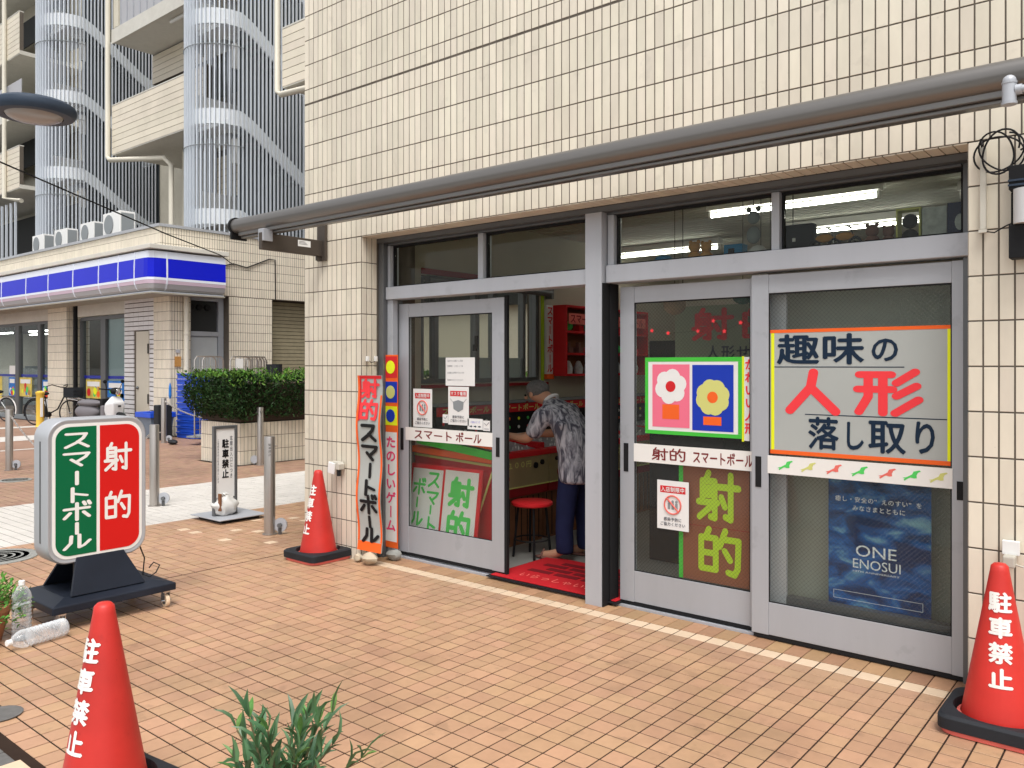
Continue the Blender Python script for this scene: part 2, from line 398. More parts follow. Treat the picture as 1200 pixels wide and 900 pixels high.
def view_size(p):                                  # how large a piece shows from where the photograph was taken (only to pick the 300 largest)
    d = Vector(p) - CAMP; z = d.dot(FW)
    if z < .3: return 0
    x = 600 + 957 * d.dot(RT) / z; y = 428 - 957 * d.z / z
    if not (-10 < x < 1210 and -10 < y < 910): return 0
    return 1 / z
def lay_tiles(items, plane, depth, ch, m, parent, name='tile', nobj=300, base=(0, 0, 0), prefer=None):
    """items: (x, y, z, w, h) tile centres on the bed"""
    L = parent
    while L.parent: L = L.parent
    base = L.location
    rank = sorted(items, key=lambda t: -(view_size(t[:3]) if prefer is None else prefer(t)))
    vis = [t for t in rank[:nobj] if view_size(t[:3]) > 0]; rest = rank[len(vis):]
    for (x, y, z, w, h) in vis:
        k = (round(w, 3), round(h, 3), plane, depth, m.name)
        if k not in TM:
            v, f = tile_mesh(name, w, h, depth, ch, m, plane); b = B().add(v, f); TM[k] = b.mesh(name, m)
        o = bpy.data.objects.new(name, TM[k]); col.objects.link(o); o.parent = parent
        o.location = (x - base[0], y - base[1], z - base[2])
        o.rotation_euler = (random.gauss(0, .004), random.gauss(0, .002), random.gauss(0, .002)) if plane != 'Z' else (random.gauss(0, .004), random.gauss(0, .004), random.gauss(0, .003))
    if rest:
        b = B()
        for (x, y, z, w, h) in rest:
            v, f = tile_mesh(name, w, h, depth + random.gauss(0, .0006), ch, m, plane)
            b.add([(a + x - base[0], c + y - base[1], e + z - base[2]) for a, c, e in v], f)
        part(name + 's', b, m, parent, kind='stuff', fix=False)
def inside(u, z, w, h, holes):
    return any(u + w / 2 > a + .01 and u - w / 2 < b - .01 and z + h / 2 > c + .01 and z - h / 2 < d - .01 for a, b, c, d in holes)
def wall_items(plane, fixed, u0, u1, rows, pitch, joint, holes=()):
    out = []; n = max(1, round((u1 - u0) / pitch)); pw = (u1 - u0) / n
    for z0, z1 in rows:
        for k in range(n):
            u = u0 + pw * (k + .5); w = pw - joint; h = z1 - z0 - joint; z = (z0 + z1) / 2
            if inside(u, z, w, h, holes): continue
            out.append((u, fixed, z, w, h) if plane == 'Y' else (fixed, u, z, w, h))
    return out
def rows_of(zs): return list(zip(zs, zs[1:]))

# ------------------------------------------------------------------ lettering
GL = {}
def glyph(ch, off=0):
    off = 0; k = (ch, off)
    if k in GL: return GL[k]
    cu = bpy.data.curves.new('g', 'FONT'); cu.body = ch; cu.size = 1; cu.offset = off; cu.resolution_u = 3; cu.fill_mode = 'FRONT'
    ob = bpy.data.objects.new('g', cu); col.objects.link(ob)
    me = bpy.data.meshes.new_from_object(ob.evaluated_get(bpy.context.evaluated_depsgraph_get()))
    vs = [(v.co.x, v.co.y) for v in me.vertices]; fs = [tuple(p.vertices) for p in me.polygons]
    bpy.data.objects.remove(ob); bpy.data.curves.remove(cu); bpy.data.meshes.remove(me)
    if vs:
        ad = ord(ch[0]) > 0x2000
        if ad:
            x0, x1, y0, y1 = EM
            vs = [((x - x0) / (x1 - x0), (y - y0) / (y1 - y0)) for x, y in vs]
        else:
            xs = [v[0] for v in vs]; ys = [v[1] for v in vs]; x0, x1 = min(xs), max(xs); w = x1 - x0
            vs = [((x - x0), y) for x, y in vs]
    GL[k] = (vs, fs); return GL[k]
EM = (0, 1, -.12, .88)
def calibrate():
    global EM
    cu = bpy.data.curves.new('g', 'FONT'); cu.body = '国'; cu.size = 1
    ob = bpy.data.objects.new('g', cu); col.objects.link(ob)
    me = bpy.data.meshes.new_from_object(ob.evaluated_get(bpy.context.evaluated_depsgraph_get()))
    xs = [v.co.x for v in me.vertices]; ys = [v.co.y for v in me.vertices]
    bpy.data.objects.remove(ob); bpy.data.curves.remove(cu)
    if xs:
        x0, x1, y0, y1 = min(xs), max(xs), min(ys), max(ys); w = (x1 - x0) / .84; h = (y1 - y0) / .86
        EM = (x0 - .08 * w, x1 + .08 * w, y0 - .07 * h, y1 + .07 * h)
calibrate()
STROKES = {
 'ス': [[(.16, .84), (.80, .84), (.70, .60), (.48, .36), (.14, .12)], [(.52, .42), (.86, .12)]],
 'マ': [[(.10, .82), (.88, .82), (.78, .62), (.50, .38)], [(.32, .50), (.64, .16)]],
 'ー': [[(.5, .92), (.5, .10)]], '—': [[(.10, .5), (.90, .5)]],
 'ト': [[(.36, .92), (.36, .06)], [(.36, .58), (.82, .40)]],
 'ボ': [[(.10, .66), (.90, .66)], [(.5, .92), (.5, .10)], [(.28, .46), (.10, .22)], [(.72, .46), (.90, .22)], [(.72, .96), (.77, .83)], [(.88, .98), (.93, .85)]],
 'ル': [[(.32, .86), (.30, .45), (.10, .12)], [(.58, .90), (.58, .14), (.74, .24), (.92, .50)]],
 '射': [[(.27, .96), (.20, .82)], [(.12, .80), (.42, .80), (.42, .08), (.32, .10)], [(.12, .80), (.12, .40)], [(.12, .66), (.42, .66)], [(.12, .53), (.42, .53)], [(.03, .38), (.48, .38)], [(.40, .36), (.05, .08)],
       [(.52, .70), (.98, .70)], [(.80, .94), (.80, .08), (.68, .12)], [(.58, .50), (.66, .32)]],
 '的': [[(.25, .96), (.18, .80)], [(.07, .78), (.41, .78), (.41, .12), (.07, .12), (.07, .78)], [(.07, .46), (.41, .46)], [(.63, .96), (.50, .62)], [(.58, .78), (.93, .78), (.91, .20), (.84, .07), (.70, .10)], [(.62, .54), (.74, .36)]],
 '人': [[(.52, .92), (.47, .60), (.08, .08)], [(.50, .56), (.92, .08)]],
 '形': [[(.06, .88), (.56, .88)], [(.03, .56), (.58, .56)], [(.20, .88), (.20, .40), (.05, .06)], [(.43, .88), (.43, .05)], [(.92, .94), (.64, .70)], [(.94, .64), (.64, .42)], [(.97, .35), (.62, .05)]],
}
def stroke2d(ch, th, jit=0):
    vs = []; fs = []; layer = 0; hs_ = []
    for st in STROKES[ch]:
        st = [(x + random.gauss(0, jit), y + random.gauss(0, jit)) for x, y in st]
        for (ax, ay), (bx, by) in zip(st, st[1:]):
            o = len(vs); L = math.hypot(bx - ax, by - ay) or 1e-6; t0 = math.atan2(by - ay, bx - ax); n = 7; r = th / 2
            for k in range(n + 1):
                t = t0 + PI / 2 + PI * k / n; vs.append((ax + r * math.cos(t), ay + r * math.sin(t))); hs_.append(layer)
            for k in range(n + 1):
                t = t0 - PI / 2 + PI * k / n; vs.append((bx + r * math.cos(t), by + r * math.sin(t))); hs_.append(layer)
            fs.append(tuple(range(o, o + 2 * n + 2))); layer += 1
    return vs, fs, hs_
def put_char(b, ch, x, z, w, h, to3, off=.02, stroke=None, jit=0, lift=0):
    """character cell lower-left (x, z), size w x h; to3(u, v, d) -> 3D, d towards the viewer"""
    if stroke and ch in STROKES:
        vs, fs, hl = stroke2d(ch, stroke, jit); b.add([to3(x + u * w, z + v * h, lift + l * .00012) for (u, v), l in zip(vs, hl)], fs)
    else:
        vs, fs = glyph(ch); q = off
        for i, (du, dv) in enumerate(((0, 0), (q, 0), (-q, 0), (0, q), (0, -q)) if q else ((0, 0),)):
            b.add([to3(x + (u + du) * w, z + (v + dv) * h, lift + i * .00012) for u, v in vs], fs)
def faceY(Y): return lambda u, v, d: (u, Y - d, v)
def faceX(X): return lambda u, v, d: (X + d, u, v)
def text_line(b, s, x0, x1, z0, z1, to3, off=.02, stroke=None, jit=0, fixed=None):
    n = len(s); w = (x1 - x0) / n
    for i, ch in enumerate(s):
        if ch == ' ': continue
        c = '—' if (ch == 'ー' and stroke) else ch
        if ch == 'ー' and not stroke:
            put_char(b, '—', x0 + i * w, z0, w, z1 - z0, to3, stroke=.10); continue
        put_char(b, c, x0 + i * w + w * .04, z0, w * .92, z1 - z0, to3, off, stroke, jit)
def text_col(b, s, x0, x1, z0, z1, to3, off=.02, stroke=None, jit=0, weights=None):
    n = len(s); wt = weights or [1] * n; H = (z1 - z0) / sum(wt); z = z1
    for ch, q in zip(s, wt):
        h = H * q; z -= h
        if ch == ' ': continue
        if ch == 'ー' and not stroke: put_char(b, 'ー', x0, z, x1 - x0, h, to3, stroke=.11)
        else: put_char(b, ch, x0, z + h * .04, x1 - x0, h * .92, to3, off, stroke, jit)
def text_latin(b, s, x0, x1, z0, z1, to3, off=.0):
    cu = bpy.data.curves.new('g', 'FONT'); cu.body = s; cu.size = 1; cu.offset = off; cu.resolution_u = 3
    ob = bpy.data.objects.new('g', cu); col.objects.link(ob)
    me = bpy.data.meshes.new_from_object(ob.evaluated_get(bpy.context.evaluated_depsgraph_get()))
    vs = [(v.co.x, v.co.y) for v in me.vertices]; fs = [tuple(p.vertices) for p in me.polygons]
    bpy.data.objects.remove(ob); bpy.data.curves.remove(cu)
    if not vs: return
    a = min(v[0] for v in vs); c = max(v[0] for v in vs); d = min(v[1] for v in vs); e = max(v[1] for v in vs)
    b.add([to3(x0 + (x - a) / (c - a) * (x1 - x0), z0 + (y - d) / (e - d) * (z1 - z0), 0) for x, y in vs], fs)
def rect(to3, x0, x1, z0, z1, d0, d1):             # thin solid sheet between depths d0 < d1 (towards viewer)
    p = [to3(x0, z0, d0), to3(x1, z0, d0), to3(x1, z1, d0), to3(x0, z1, d0), to3(x0, z0, d1), to3(x1, z0, d1), to3(x1, z1, d1), to3(x0, z1, d1)]
    return p, [(0, 1, 2, 3), (4, 5, 6, 7), (0, 1, 5, 4), (1, 2, 6, 5), (2, 3, 7, 6), (3, 0, 4, 7)]
def sheet(x0, x1, z0, z1, to3, d0=0, d1=.002):
    v, f = rect(to3, x0, x1, z0, z1, d0, d1); return B().add(v, f)
def lettering(name, parent, m, fn):
    b = B(); fn(b); return part(name, b, m, parent, world=True, fix=False, kind='stuff')
def chars(parent, m, cells, f, st=None, off=.03, name='character'):
    for (ch, x, z, w_, h_) in cells:
        b = B(); put_char(b, ch, x, z, w_, h_, f, off=off, stroke=st); part(name, b, m, parent, world=True, fix=False)
def strips(parent, m, f, cells, name='tape_strip', d0=.0025, d1=.0035):
    for (x0, x1, z0, z1) in cells: part(name, sheet(x0, x1, z0, z1, f, d0, d1), m, parent, world=True)

# ================================================================== GROUND
GZ = -0.012
g_ = part('ground', B().box(-400, 300, -300, 400, -0.30, -0.10), asphalt); g_['kind'] = 'structure'
pav = part('pavement', B().box(-34, 6, 1.20, 4.45, -0.09, -0.0028), grout); pav['kind'] = 'structure'
part('pavement_bed', B().box(-34, -5.73, 4.45, 30, -0.09, -0.0028), grout, pav)
P0X, P0Y = -2.063, 2.859
def fl(v, o): return o + math.floor((v - o) / .1 + 1e-6) * .1
def floor_items(x0, x1, y0, y1, holes=()):
    out = []
    i0 = round((fl(x0, P0X) - P0X) / .1); i1 = round((fl(x1, P0X) - P0X) / .1); j0 = round((fl(y0, P0Y) - P0Y) / .1); j1 = round((fl(y1, P0Y) - P0Y) / .1)
    for i in range(i0, i1):
        for j in range(j0, j1):
            x = P0X + .1 * (i + .5); y = P0Y + .1 * (j + .5)
            if any(a < x < b and c < y < d for a, b, c, d in holes): continue
            if (Vector((x, y, 0)) - CAMP).dot(FW) < 1.5 and x < 2 and y < .5: continue
            out.append((x, y, -0.010, .0928, .0928))
    return out
XJ = -5.663                                          # wide movement joint across the paving
near = floor_items(-7.663, 1.5, 1.26, 4.16, [(-9, -5.0, 4.2, 9)]) + floor_items(-7.663, -5.73, 4.16, 8.2)
near = [t for t in near if not (abs(t[0] - XJ - .05) < .03)]
near += [(XJ + .057, t, -0.010, .080, .0945) for t in [P0Y + .1 * (j + .5) for j in range(-16, 13)] if t < 4.16]
pale = [t for t in near if math.hypot(t[0] + 6.75, (t[1] - 4.35) * .8) < .75 and random.random() < .05]
ps = set(pale); near = [t for t in near if t not in ps]
lay_tiles(near, 'Z', .010, .0012, terra, pav, 'paving_tile')
lay_tiles(pale, 'Z', .010, .0022, creampav, pav, 'pale_paving_tile')
lay_tiles(floor_items(-5.7, 1.5, 4.159, 4.2599), 'Z', .010, .002, creampav, pav, 'cream_border_tile')
lay_tiles([(P0X + .1 * (i + .5), 4.345, -0.010, .0955, .168) for i in range(-29, 14)], 'Z', .012, .002, sillbrown, pav, 'sill_tile')
lay_tiles(floor_items(-9.863, -7.663, 1.26, 9.0), 'Z', .010, .0015, whitepav, pav, 'white_paving_tile')
far_b = floor_items(-14.5, -9.863, 1.26, 8.6, [(-12.3, -11.1, 6.9, 30)])
lay_tiles(far_b, 'Z', .010, .0015, terra_far, pav, 'brown_paving_tile', nobj=0)
part('far_paving', B().box(-34, -14.563, 1.26, 8.85, -0.0028, 0.0), terra_far, pav)
part('far_paving', B().box(-14.563, -12.2, 8.56, 30, -0.0028, 0.0), terra_far, pav)
part('far_paving', B().box(-11.1, -5.73, 9.0, 30, -0.0028, 0.0), terra_far, pav)
# pale strips across the paving near the shop far left
part('pale_strip', B().box(-19.4, -18.2, 1.4, 8.3, 0.002, 0.004), whitepav, pav)
part('pale_strip', B().box(-22.4, -21.9, 1.4, 8.3, 0.002, 0.004), whitepav, pav)
part('pale_strip', B().box(-16.35, -16.22, 1.4, 8.0, 0.002, 0.004), whitepav, pav)
kb = B(); kx = -6.0
while kx < -1.0:
    kb.box(kx, kx + .595, 1.155, 1.205, -.09, .004); kx += .6
kerb = part('kerb', kb, darkconc, bevel=.006); kerb['kind'] = 'structure'
ag = part('roadside_aggregate', B().box(-40, 6, -6, 1.15, -.09, -.012), aggregate); ag['kind'] = 'structure'
single('corner_tile', B().box(-3.47, -3.34, 1.125, 1.215, .003, .010), creampav, 'cream border tile lying at the paving corner beside the front cone', 'tile', (-3.4, 1.18, .003), bevel=.002)
mp_ = single('mortar_patch', B().lathe([(.085, 0.0), (.09, .006), (.0, .008)], (-4.0, 1.32, .001), 18), darkconc, 'round grey mortar patch in the brown paving at lower left', 'patch', (-4.0, 1.32, 0))
def manhole(x, y, r, label):
    t = thing('manhole_cover', label, 'manhole cover', (x, y, 0), group='round covers in the paving')
    part('cover', B().lathe([(r, 0.0), (r, .006), (r * .99, .008), (r * .9, .0085), (0, .0085)], n=32), stone_g, t, smooth=True)
    b = B()
    for k in range(4): b.lathe([(r * (.2 + .19 * k), .0085), (r * (.2 + .19 * k), .0100), (r * (.26 + .19 * k), .0100), (r * (.26 + .19 * k), .0085)], n=28)
    part('raised_ring', b, stone_g, t, kind='stuff')
manhole(-7.30, 2.38, .30, 'large round grey manhole cover in the paving behind the light-box sign')
manhole(-12.0, 4.14, .20, 'small round cover in the paving near the left bollard')

# ================================================================== SHOP BUILDING
YW = 4.17; XL, XO, XR = -5.72, -4.99, -0.772
HEAD = 2.535
shop = thing('shop_building', 'cream tiled building corner with open shop front under a long awning', 'building', (-3, 4.17, 0))
w = B()
def wb(*a): w.box(*a)
D = .009
wb(XL + .003, XO - .003, YW + .003, 4.75, -.1, HEAD)            # left pillar
wb(XR + .003, 1.5, YW + .003, 4.75, -.1, HEAD)                  # right pillar
wb(XL + .003, 1.5, YW + .003, 4.60, HEAD + .006, 6.6)           # wall above
wb(XL + .008, 1.5, 4.60, 9.6, 2.95, 6.6)
wb(-5.2, -5.05, 4.75, 4.86, -.1, 3.0); wb(-5.2, -5.05, 6.52, 9.6, -.1, 3.0)
wb(-5.2, -5.05, 4.86, 6.52, -.1, 1.37); wb(-5.2, -5.05, 4.86, 6.52, 2.30, 3.0)
wb(-5.2, 1.5, 9.45, 9.6, -.1, 3.0)
wb(-.55, 1.5, 4.75, 9.45, -.1, 3.0)
part('wall', w, mortar, shop, world=True)
ZS = [-.02, .09, .295, .500, .705, .912, 1.117, 1.321, 1.525, 1.729, 1.932, 2.136, 2.338, 2.540]
ZU = [2.540, 2.747, 2.955, 3.160, 3.365, 3.570, 3.706, 3.716, 3.835, 4.040, 4.246, 4.452, 4.658, 4.864, 5.07, 5.276, 5.482, 5.688, 5.894, 6.1, 6.306, 6.512]
rows_lo = rows_of(ZS); rows_up = [r for r in rows_of(ZU) if r[1] - r[0] > .05]
items = wall_items('Y', YW + D, XL, XO, rows_lo, .0607, .0075) + wall_items('Y', YW + D, XR, 1.5, rows_lo, .0607, .0075)
items += wall_items('Y', YW + D, XL, 1.5, rows_up, .0607, .0075)
def pref(t): 
    s = view_size(t[:3]); return s * (1 if t[2] < 4.0 else .6)
lay_tiles(items, 'Y', D, .0010, cream, shop, 'wall_tile', prefer=pref)
# side returns of the two pillars and the fascia underside
rit = wall_items('X', XO - .008, YW + .006, YW + .006 + 3 * .052, rows_lo, .052, .007)
b = B()
L0 = shop.location
for (x, y, z, ww, h) in rit:
    v, f = tile_mesh('t', ww, h, D, .0018, cream, 'X'); b.add([(a + x, c + y, e + z) for a, c, e in v], f)
for (x, y, z, ww, h) in wall_items('X', XR + .008, YW + .006, YW + .006 + 3 * .052, rows_lo, .052, .007):
    v, f = tile_mesh('t', ww, h, D, .0018, cream, 'x'); b.add([(a + x, c + y, e + z) for a, c, e in v], f)
for (x, y, z, ww, h) in wall_items('X', XL + .008, YW + .006, 9.5, rows_up, .0607, .0075) + wall_items('X', XL + .008, YW + .006, 4.75, rows_lo, .0607, .0075):
    v, f = tile_mesh('t', ww, h, D, .0018, cream, 'x'); b.add([(a + x, c + y, e + z) for a, c, e in v], f)
n = round((XR - XO) / .0607); pw = (XR - XO) / n
for k in range(n):
    v, f = tile_mesh('t', pw - .005, .150, .006, .001, cream, 'Z')
    b.add([(a + XO + pw * (k + .5), c + YW + .08, -e + HEAD + .006) for a, c, e in v], f)
part('return_tiles', b, cream, shop, world=True, kind='stuff')
part('head_flashing', B().box(XO, XR, 4.33, 4.42, 2.50, 2.533), alu_d, shop, world=True)
# interior shell
part('interior_floor', B().box(-5.05, -.55, 4.52, 9.45, -.05, .012), intfloor, shop, world=True)
part('ceiling', B().box(-5.05, -.55, 4.6, 9.45, 2.86, 2.90), intceil, shop, world=True)
part('interior_wall', B().box(-5.05, -5.035, 4.76, 4.86, .012, 2.86).box(-5.05, -5.035, 6.52, 9.45, .012, 2.86).box(-5.05, -5.035, 4.86, 6.52, .012, 1.37).box(-5.05, -5.035, 4.86, 6.52, 2.30, 2.86), intwall, shop, world=True)
part('interior_wall', B().box(-5.03, -.57, 9.43, 9.45, .012, 2.86), intwall, shop, world=True)
part('interior_wall', B().box(-.57, -.55, 4.76, 9.43, .012, 2.86), intwall, shop, world=True)
b = B()
for k in range(44): b.box(-5.03, -.57, 4.62 + k * .11, 4.712 + k * .11, 2.852, 2.858)
part('ceiling_panels', b, intceil, shop, world=True, kind='stuff')

# ---- shop front frame, two bays with sliding doors
fr = part('front_frame', B()
    .box(-4.988, -4.93, 4.345, 4.50, 0, 2.50)                              # left box
    .box(-4.925, -4.872, 4.40, 4.50, 0, 2.05)
    .box(-.835, -.775, 4.40, 4.50, 0, 2.50)
    .box(-4.925, -.84, 4.39, 4.50, 2.485, 2.50), alu_d, shop, world=True, bevel=.003)
part('jamb', B().box(-4.927, -4.865, 4.385, 4.44, .02, 2.049), alu, shop, world=True, bevel=.003)
part('transom', B().box(-4.925, -2.985, 4.365, 4.50, 2.051, 2.150), alu_b, shop, world=True, bevel=.004)
part('transom', B().box(-2.845, -.777, 4.365, 4.50, 2.051, 2.162), alu_b, shop, world=True, bevel=.004)
post = part('middle_post', B().box(-2.980, -2.855, 4.330, 4.45, 0, 2.50), alu_b, shop, world=True, bevel=.003)
part('post_seal', B().box(-2.853, -2.846, 4.335, 4.46, 0, 2.05).box(-2.84, -2.835, 4.40, 4.50, 0, 2.05), seal, shop, world=True)
for x0, x1 in ((-4.925, -4.895), (-3.955, -3.905), (-1.775, -1.73), (-2.845, -2.80)):
    part('mullion', B().box(x0, x1, 4.385, 4.48, 2.152 if x0 < -3 else 2.164, 2.483), alu, shop, world=True, bevel=.003)
for x0, x1 in ((-4.894, -3.956), (-3.904, -2.982), (-2.799, -1.776), (-1.729, -.837)):
    fz = 2.152 if x0 < -3 else 2.164
    part('sash_bead', B().box(x0, x1, 4.42, 4.45, fz, fz + .012).box(x0, x1, 4.42, 4.45, 2.468, 2.482).box(x0 + .001, x0 + .010, 4.42, 4.45, fz + .013, 2.467).box(x1 - .010, x1 - .001, 4.42, 4.45, fz + .013, 2.467), seal, shop, world=True)
    part('upper_pane', B().box(x0 + .011, x1 - .011, 4.434, 4.439, fz + .013, 2.467), g_clear, shop, world=True)
# sill rails
part('door_rail', B().box(-4.93, -.78, 4.432, 4.445, 0.0, .016).box(-4.93, -.78, 4.452, 4.475, 0, .010).box(-4.93, -.78, 4.48, 4.53, 0, .014), alu_b, shop, world=True)
def door(x0, x1, z0, z1, y0, y1, sl, sr, top, bot, gl, label):
    d = part('sliding_door', B().box(x0, x0 + sl, y0, y1, z0, z1).box(x1 - sr, x1, y0, y1, z0, z1)
        .box(x0 + sl + .0005, x1 - sr - .0005, y0 + .002, y1 - .002, top, z1 - .002).box(x0 + sl + .0005, x1 - sr - .0005, y0 + .002, y1 - .002, z0 + .002, bot), alu, shop, world=True, bevel=.002, label=label)
    ym = (y0 + y1) / 2
    part('pane', B().box(x0 + sl, x1 - sr, ym - .003, ym + .003, bot, top), gl, d, world=True)
    part('glazing_seal', B().box(x0 + sl, x1 - sr, y0 + .004, y0 + .009, bot, bot + .006).box(x0 + sl, x1 - sr, y0 + .004, y0 + .009, top - .008, top)
        .box(x0 + sl, x0 + sl + .006, y0 + .004, y0 + .009, bot + .006, top - .008).box(x1 - sr - .006, x1 - sr, y0 + .004, y0 + .009, bot + .006, top - .008), seal, d, world=True)
    part('bottom_seal', B().box(x0 + .01, x1 - .01, y0 + .004, y1 - .004, z0 - .022, z0 - .001), seal, d, world=True)
    return d
dl = door(-4.883, -3.772, .045, 2.018, 4.462, 4.495, .118, .115, 1.912, .255, g_wire, 'left sliding door with light-coloured strip across the glass')
part('edge_seal', B().box(-3.771, -3.748, 4.465, 4.492, .03, 2.03), seal, dl, world=True)
dm = door(-2.800, -1.86, .035, 2.028, 4.462, 4.495, .103, .07, 1.925, .232, g_wire, 'middle sliding door with two-colour poster')
dr = door(-1.897, -.822, .030, 2.036, 4.405, 4.440, .098, .062, 1.930, .213, g_wire, 'right sliding door with large dolls poster')
for (x, z0, z1, y, d_) in ((-4.837, .855, 1.03, 4.462, dl), (-3.830, .87, 1.01, 4.462, dl), (-2.755, .855, 1.035, 4.462, dm), (-1.857, .848, 1.02, 4.405, dr), (-.845, .88, .97, 4.405, dr)):
    hd = part('handle', B().box(x - .017, x + .017, y - .0035, y - .0002, z0, z1), black, d_, world=True, bevel=.001)
    part('grip', B().box(x - .010, x + .010, y - .0045, y - .0036, z0 + .02, z1 - .02), seal, hd, world=True)
part('inner_stile', B().box(-1.89, -1.735, 4.50, 4.525, .03, 2.03), alu_b, shop, world=True, bevel=.003)
part('inner_sill', B().box(-1.735, -.84, 4.50, 4.56, .02, .235), alu_d, shop, world=True)
part('partition', B().box(-1.93, -.58, 4.72, 4.745, .012, 2.14), curtainm, shop, world=True)
part('toy_shelf', B().box(-2.82, -.86, 4.53, 4.90, 2.10, 2.165), cabgrey, shop, world=True)
# tile joint shelf bracket etc: window in the left wall
win = part('side_window', B().box(-5.14, -5.05, 4.87, 4.91, 1.375, 2.295).box(-5.14, -5.05, 6.47, 6.51, 1.375, 2.295).box(-5.14, -5.05, 4.91, 6.47, 1.375, 1.41)
    .box(-5.14, -5.05, 4.91, 6.47, 2.26, 2.295).box(-5.13, -5.06, 5.05, 5.10, 1.41, 2.26).box(-5.13, -5.06, 5.58, 5.635, 1.41, 2.26).box(-5.13, -5.06, 5.83, 5.875, 1.41, 2.26).box(-5.13, -5.06, 6.28, 6.32, 1.41, 2.26), alu_d, shop, world=True, bevel=.003)
part('pane', B().box(-5.10, -5.095, 4.91, 6.47, 1.41, 2.26), g_clear, win, world=True)
part('frosted_film', B().box(-5.093, -5.090, 5.11, 5.57, 1.41, 1.60).box(-5.093, -5.090, 5.64, 6.27, 1.41, 1.60), frostm, win, world=True)
part('catch', B().box(-5.055, -5.03, 5.56, 5.585, 1.68, 1.80).box(-5.05, -5.02, 5.53, 5.56, 1.66, 1.72), black, win, world=True)
part('window_sill', B().box(-5.05, -4.95, 4.86, 6.55, 1.335, 1.362), darkred, shop, world=True)
part('window_trim', B().box(-5.034, -5.02, 6.53, 6.565, 1.36, 2.32), limegreen, shop, world=True)
part('window_trim', B().box(-5.034, -5.02, 4.86, 6.6, 2.31, 2.36), darkred, shop, world=True)

# ================================================================== AWNING, CRANK GEAR, CONDUIT, LAMP ON THE SHOP WALL
aw = thing('awning', 'rolled-up bronze awning cassette running the full width above the shop front', 'awning', (-6.0, 3.65, 2.65))
cs = part('cassette', B().cyl((-5.90, 3.65, 2.648), (.9, 3.65, 2.648), .059, n=28), awn, aw, world=True, smooth=True)
part('front_bar', B().box(-5.86, .9, 3.635, 3.70, 2.566, 2.596).box(-5.86, .9, 3.66, 3.715, 2.548, 2.5655), awn, aw, world=True, bevel=.004)
part('end_cap', B().cyl((-5.925, 3.65, 2.648), (-5.901, 3.65, 2.648), .070, n=28).box(-5.92, -5.90, 3.60, 3.74, 2.54, 2.62), black, aw, world=True, smooth=True)
part('bracket_arm', B().box(-5.475, -5.435, 3.57, 4.155, 2.415, 2.545), bronze, aw, world=True, bevel=.004)
part('arm_bracket', B().box(-5.49, -5.42, 3.575, 3.66, 2.48, 2.575), alu, aw, world=True, bevel=.003)
part('wall_plate', B().box(-5.505, -5.40, 4.135, 4.158, 2.38, 2.80).box(-5.465, -5.445, 4.09, 4.134, 2.38, 2.47), bronze, aw, world=True, bevel=.003)
tg = part('rating_label', B().box(-5.4348, -5.4335, 3.90, 4.02, 2.475, 2.525), white, aw, world=True)
b = B()
for i, z in enumerate((2.512, 2.502, 2.492)): b.box(-5.4333, -5.433, 3.91, 3.97 + .01 * i, z, z + .004)
part('label_print', b, grayink, aw, world=True)
dp = thing('awning_crank_gear', 'pale grey T-shaped pipe fitting hanging under the awning at upper right', 'gear', (-.52, 3.56, 2.5))  # crank gear eye of the awning, built as a short tee
part('gear', B().cyl((-.520, 3.56, 2.512), (-.520, 3.56, 2.598), .024, n=18).ball((-.520, 3.56, 2.598), .024, 14, 8).cyl((-.520, 3.56, 2.562), (.3, 3.56, 2.562), .014, n=12).cyl((-.500, 3.56, 2.562), (-.478, 3.56, 2.562), .019, n=14), alu_b, dp, world=True, smooth=True)
part('gear_ring', B().cyl((-.520, 3.56, 2.510), (-.520, 3.56, 2.520), .027, n=18).cyl((-.520, 3.56, 2.588), (-.520, 3.56, 2.596), .026, n=18), alu, dp, world=True)
part('gear_clip', B().box(-.54, -.50, 3.585, 3.66, 2.575, 2.595), alu, dp, world=True)
cd = thing('cable_trunking', 'cream vertical cable trunking on the right tiled pillar', 'conduit', (-.706, 4.155, 2.1))
part('trunking', B().box(-.718, -.694, 4.135, 4.157, 2.135, 2.50), wallbox, cd, world=True, bevel=.003)
part('end_clip', B().box(-.722, -.690, 4.13, 4.158, 2.12, 2.134), wallbox, cd, world=True)
pts = []
for k in range(110):
    t = 2 * PI * k / 34; r = .078 + .012 * math.sin(k * .31)
    pts.append((-.640 + r * math.cos(t) + .012 * math.sin(k * .13), 4.085 + .0006 * k - .012 * math.sin(t), 2.462 + r * 1.05 * math.sin(t)))
single('coiled_cable', B().sweep(pts, .0042, 6).sweep([(-.70, 4.10, 2.50), (-.715, 4.14, 2.54), (-.70, 4.14, 2.40)], .0042, 6).sweep([(-.56, 4.12, 2.46), (-.50, 4.13, 2.50), (-.40, 4.14, 2.49), (-.1, 4.14, 2.50)], .0042, 6),
       black, 'loose coil of dark cable hanging on the right pillar above the wall lamp', 'cable', (-.64, 4.09, 2.46), smooth=True)
single('thin_wire', B().sweep([(-.70, 4.135, 2.125), (-.66, 4.13, 2.115), (-.62, 4.14, 2.14), (-.59, 4.13, 2.15)], .003, 6), black, 'short thin wire from the trunking foot to the wall lamp', 'cable', (-.65, 4.13, 2.12), smooth=True)
lm = thing('wall_lamp', 'black framed wall lamp with white cylindrical diffuser on the right pillar', 'lamp', (-.53, 4.09, 2.0))
part('lamp_housing', B().box(-.598, -.462, 4.075, 4.155, 1.99, 2.135).box(-.598, -.462, 4.075, 4.155, 2.285, 2.39).box(-.598, -.462, 4.135, 4.157, 2.136, 2.284), black, lm, world=True, bevel=.003)
part('diffuser', B().cyl((-.53, 4.085, 2.136), (-.53, 4.085, 2.284), .052, n=24), lampglass, lm, world=True, smooth=True)
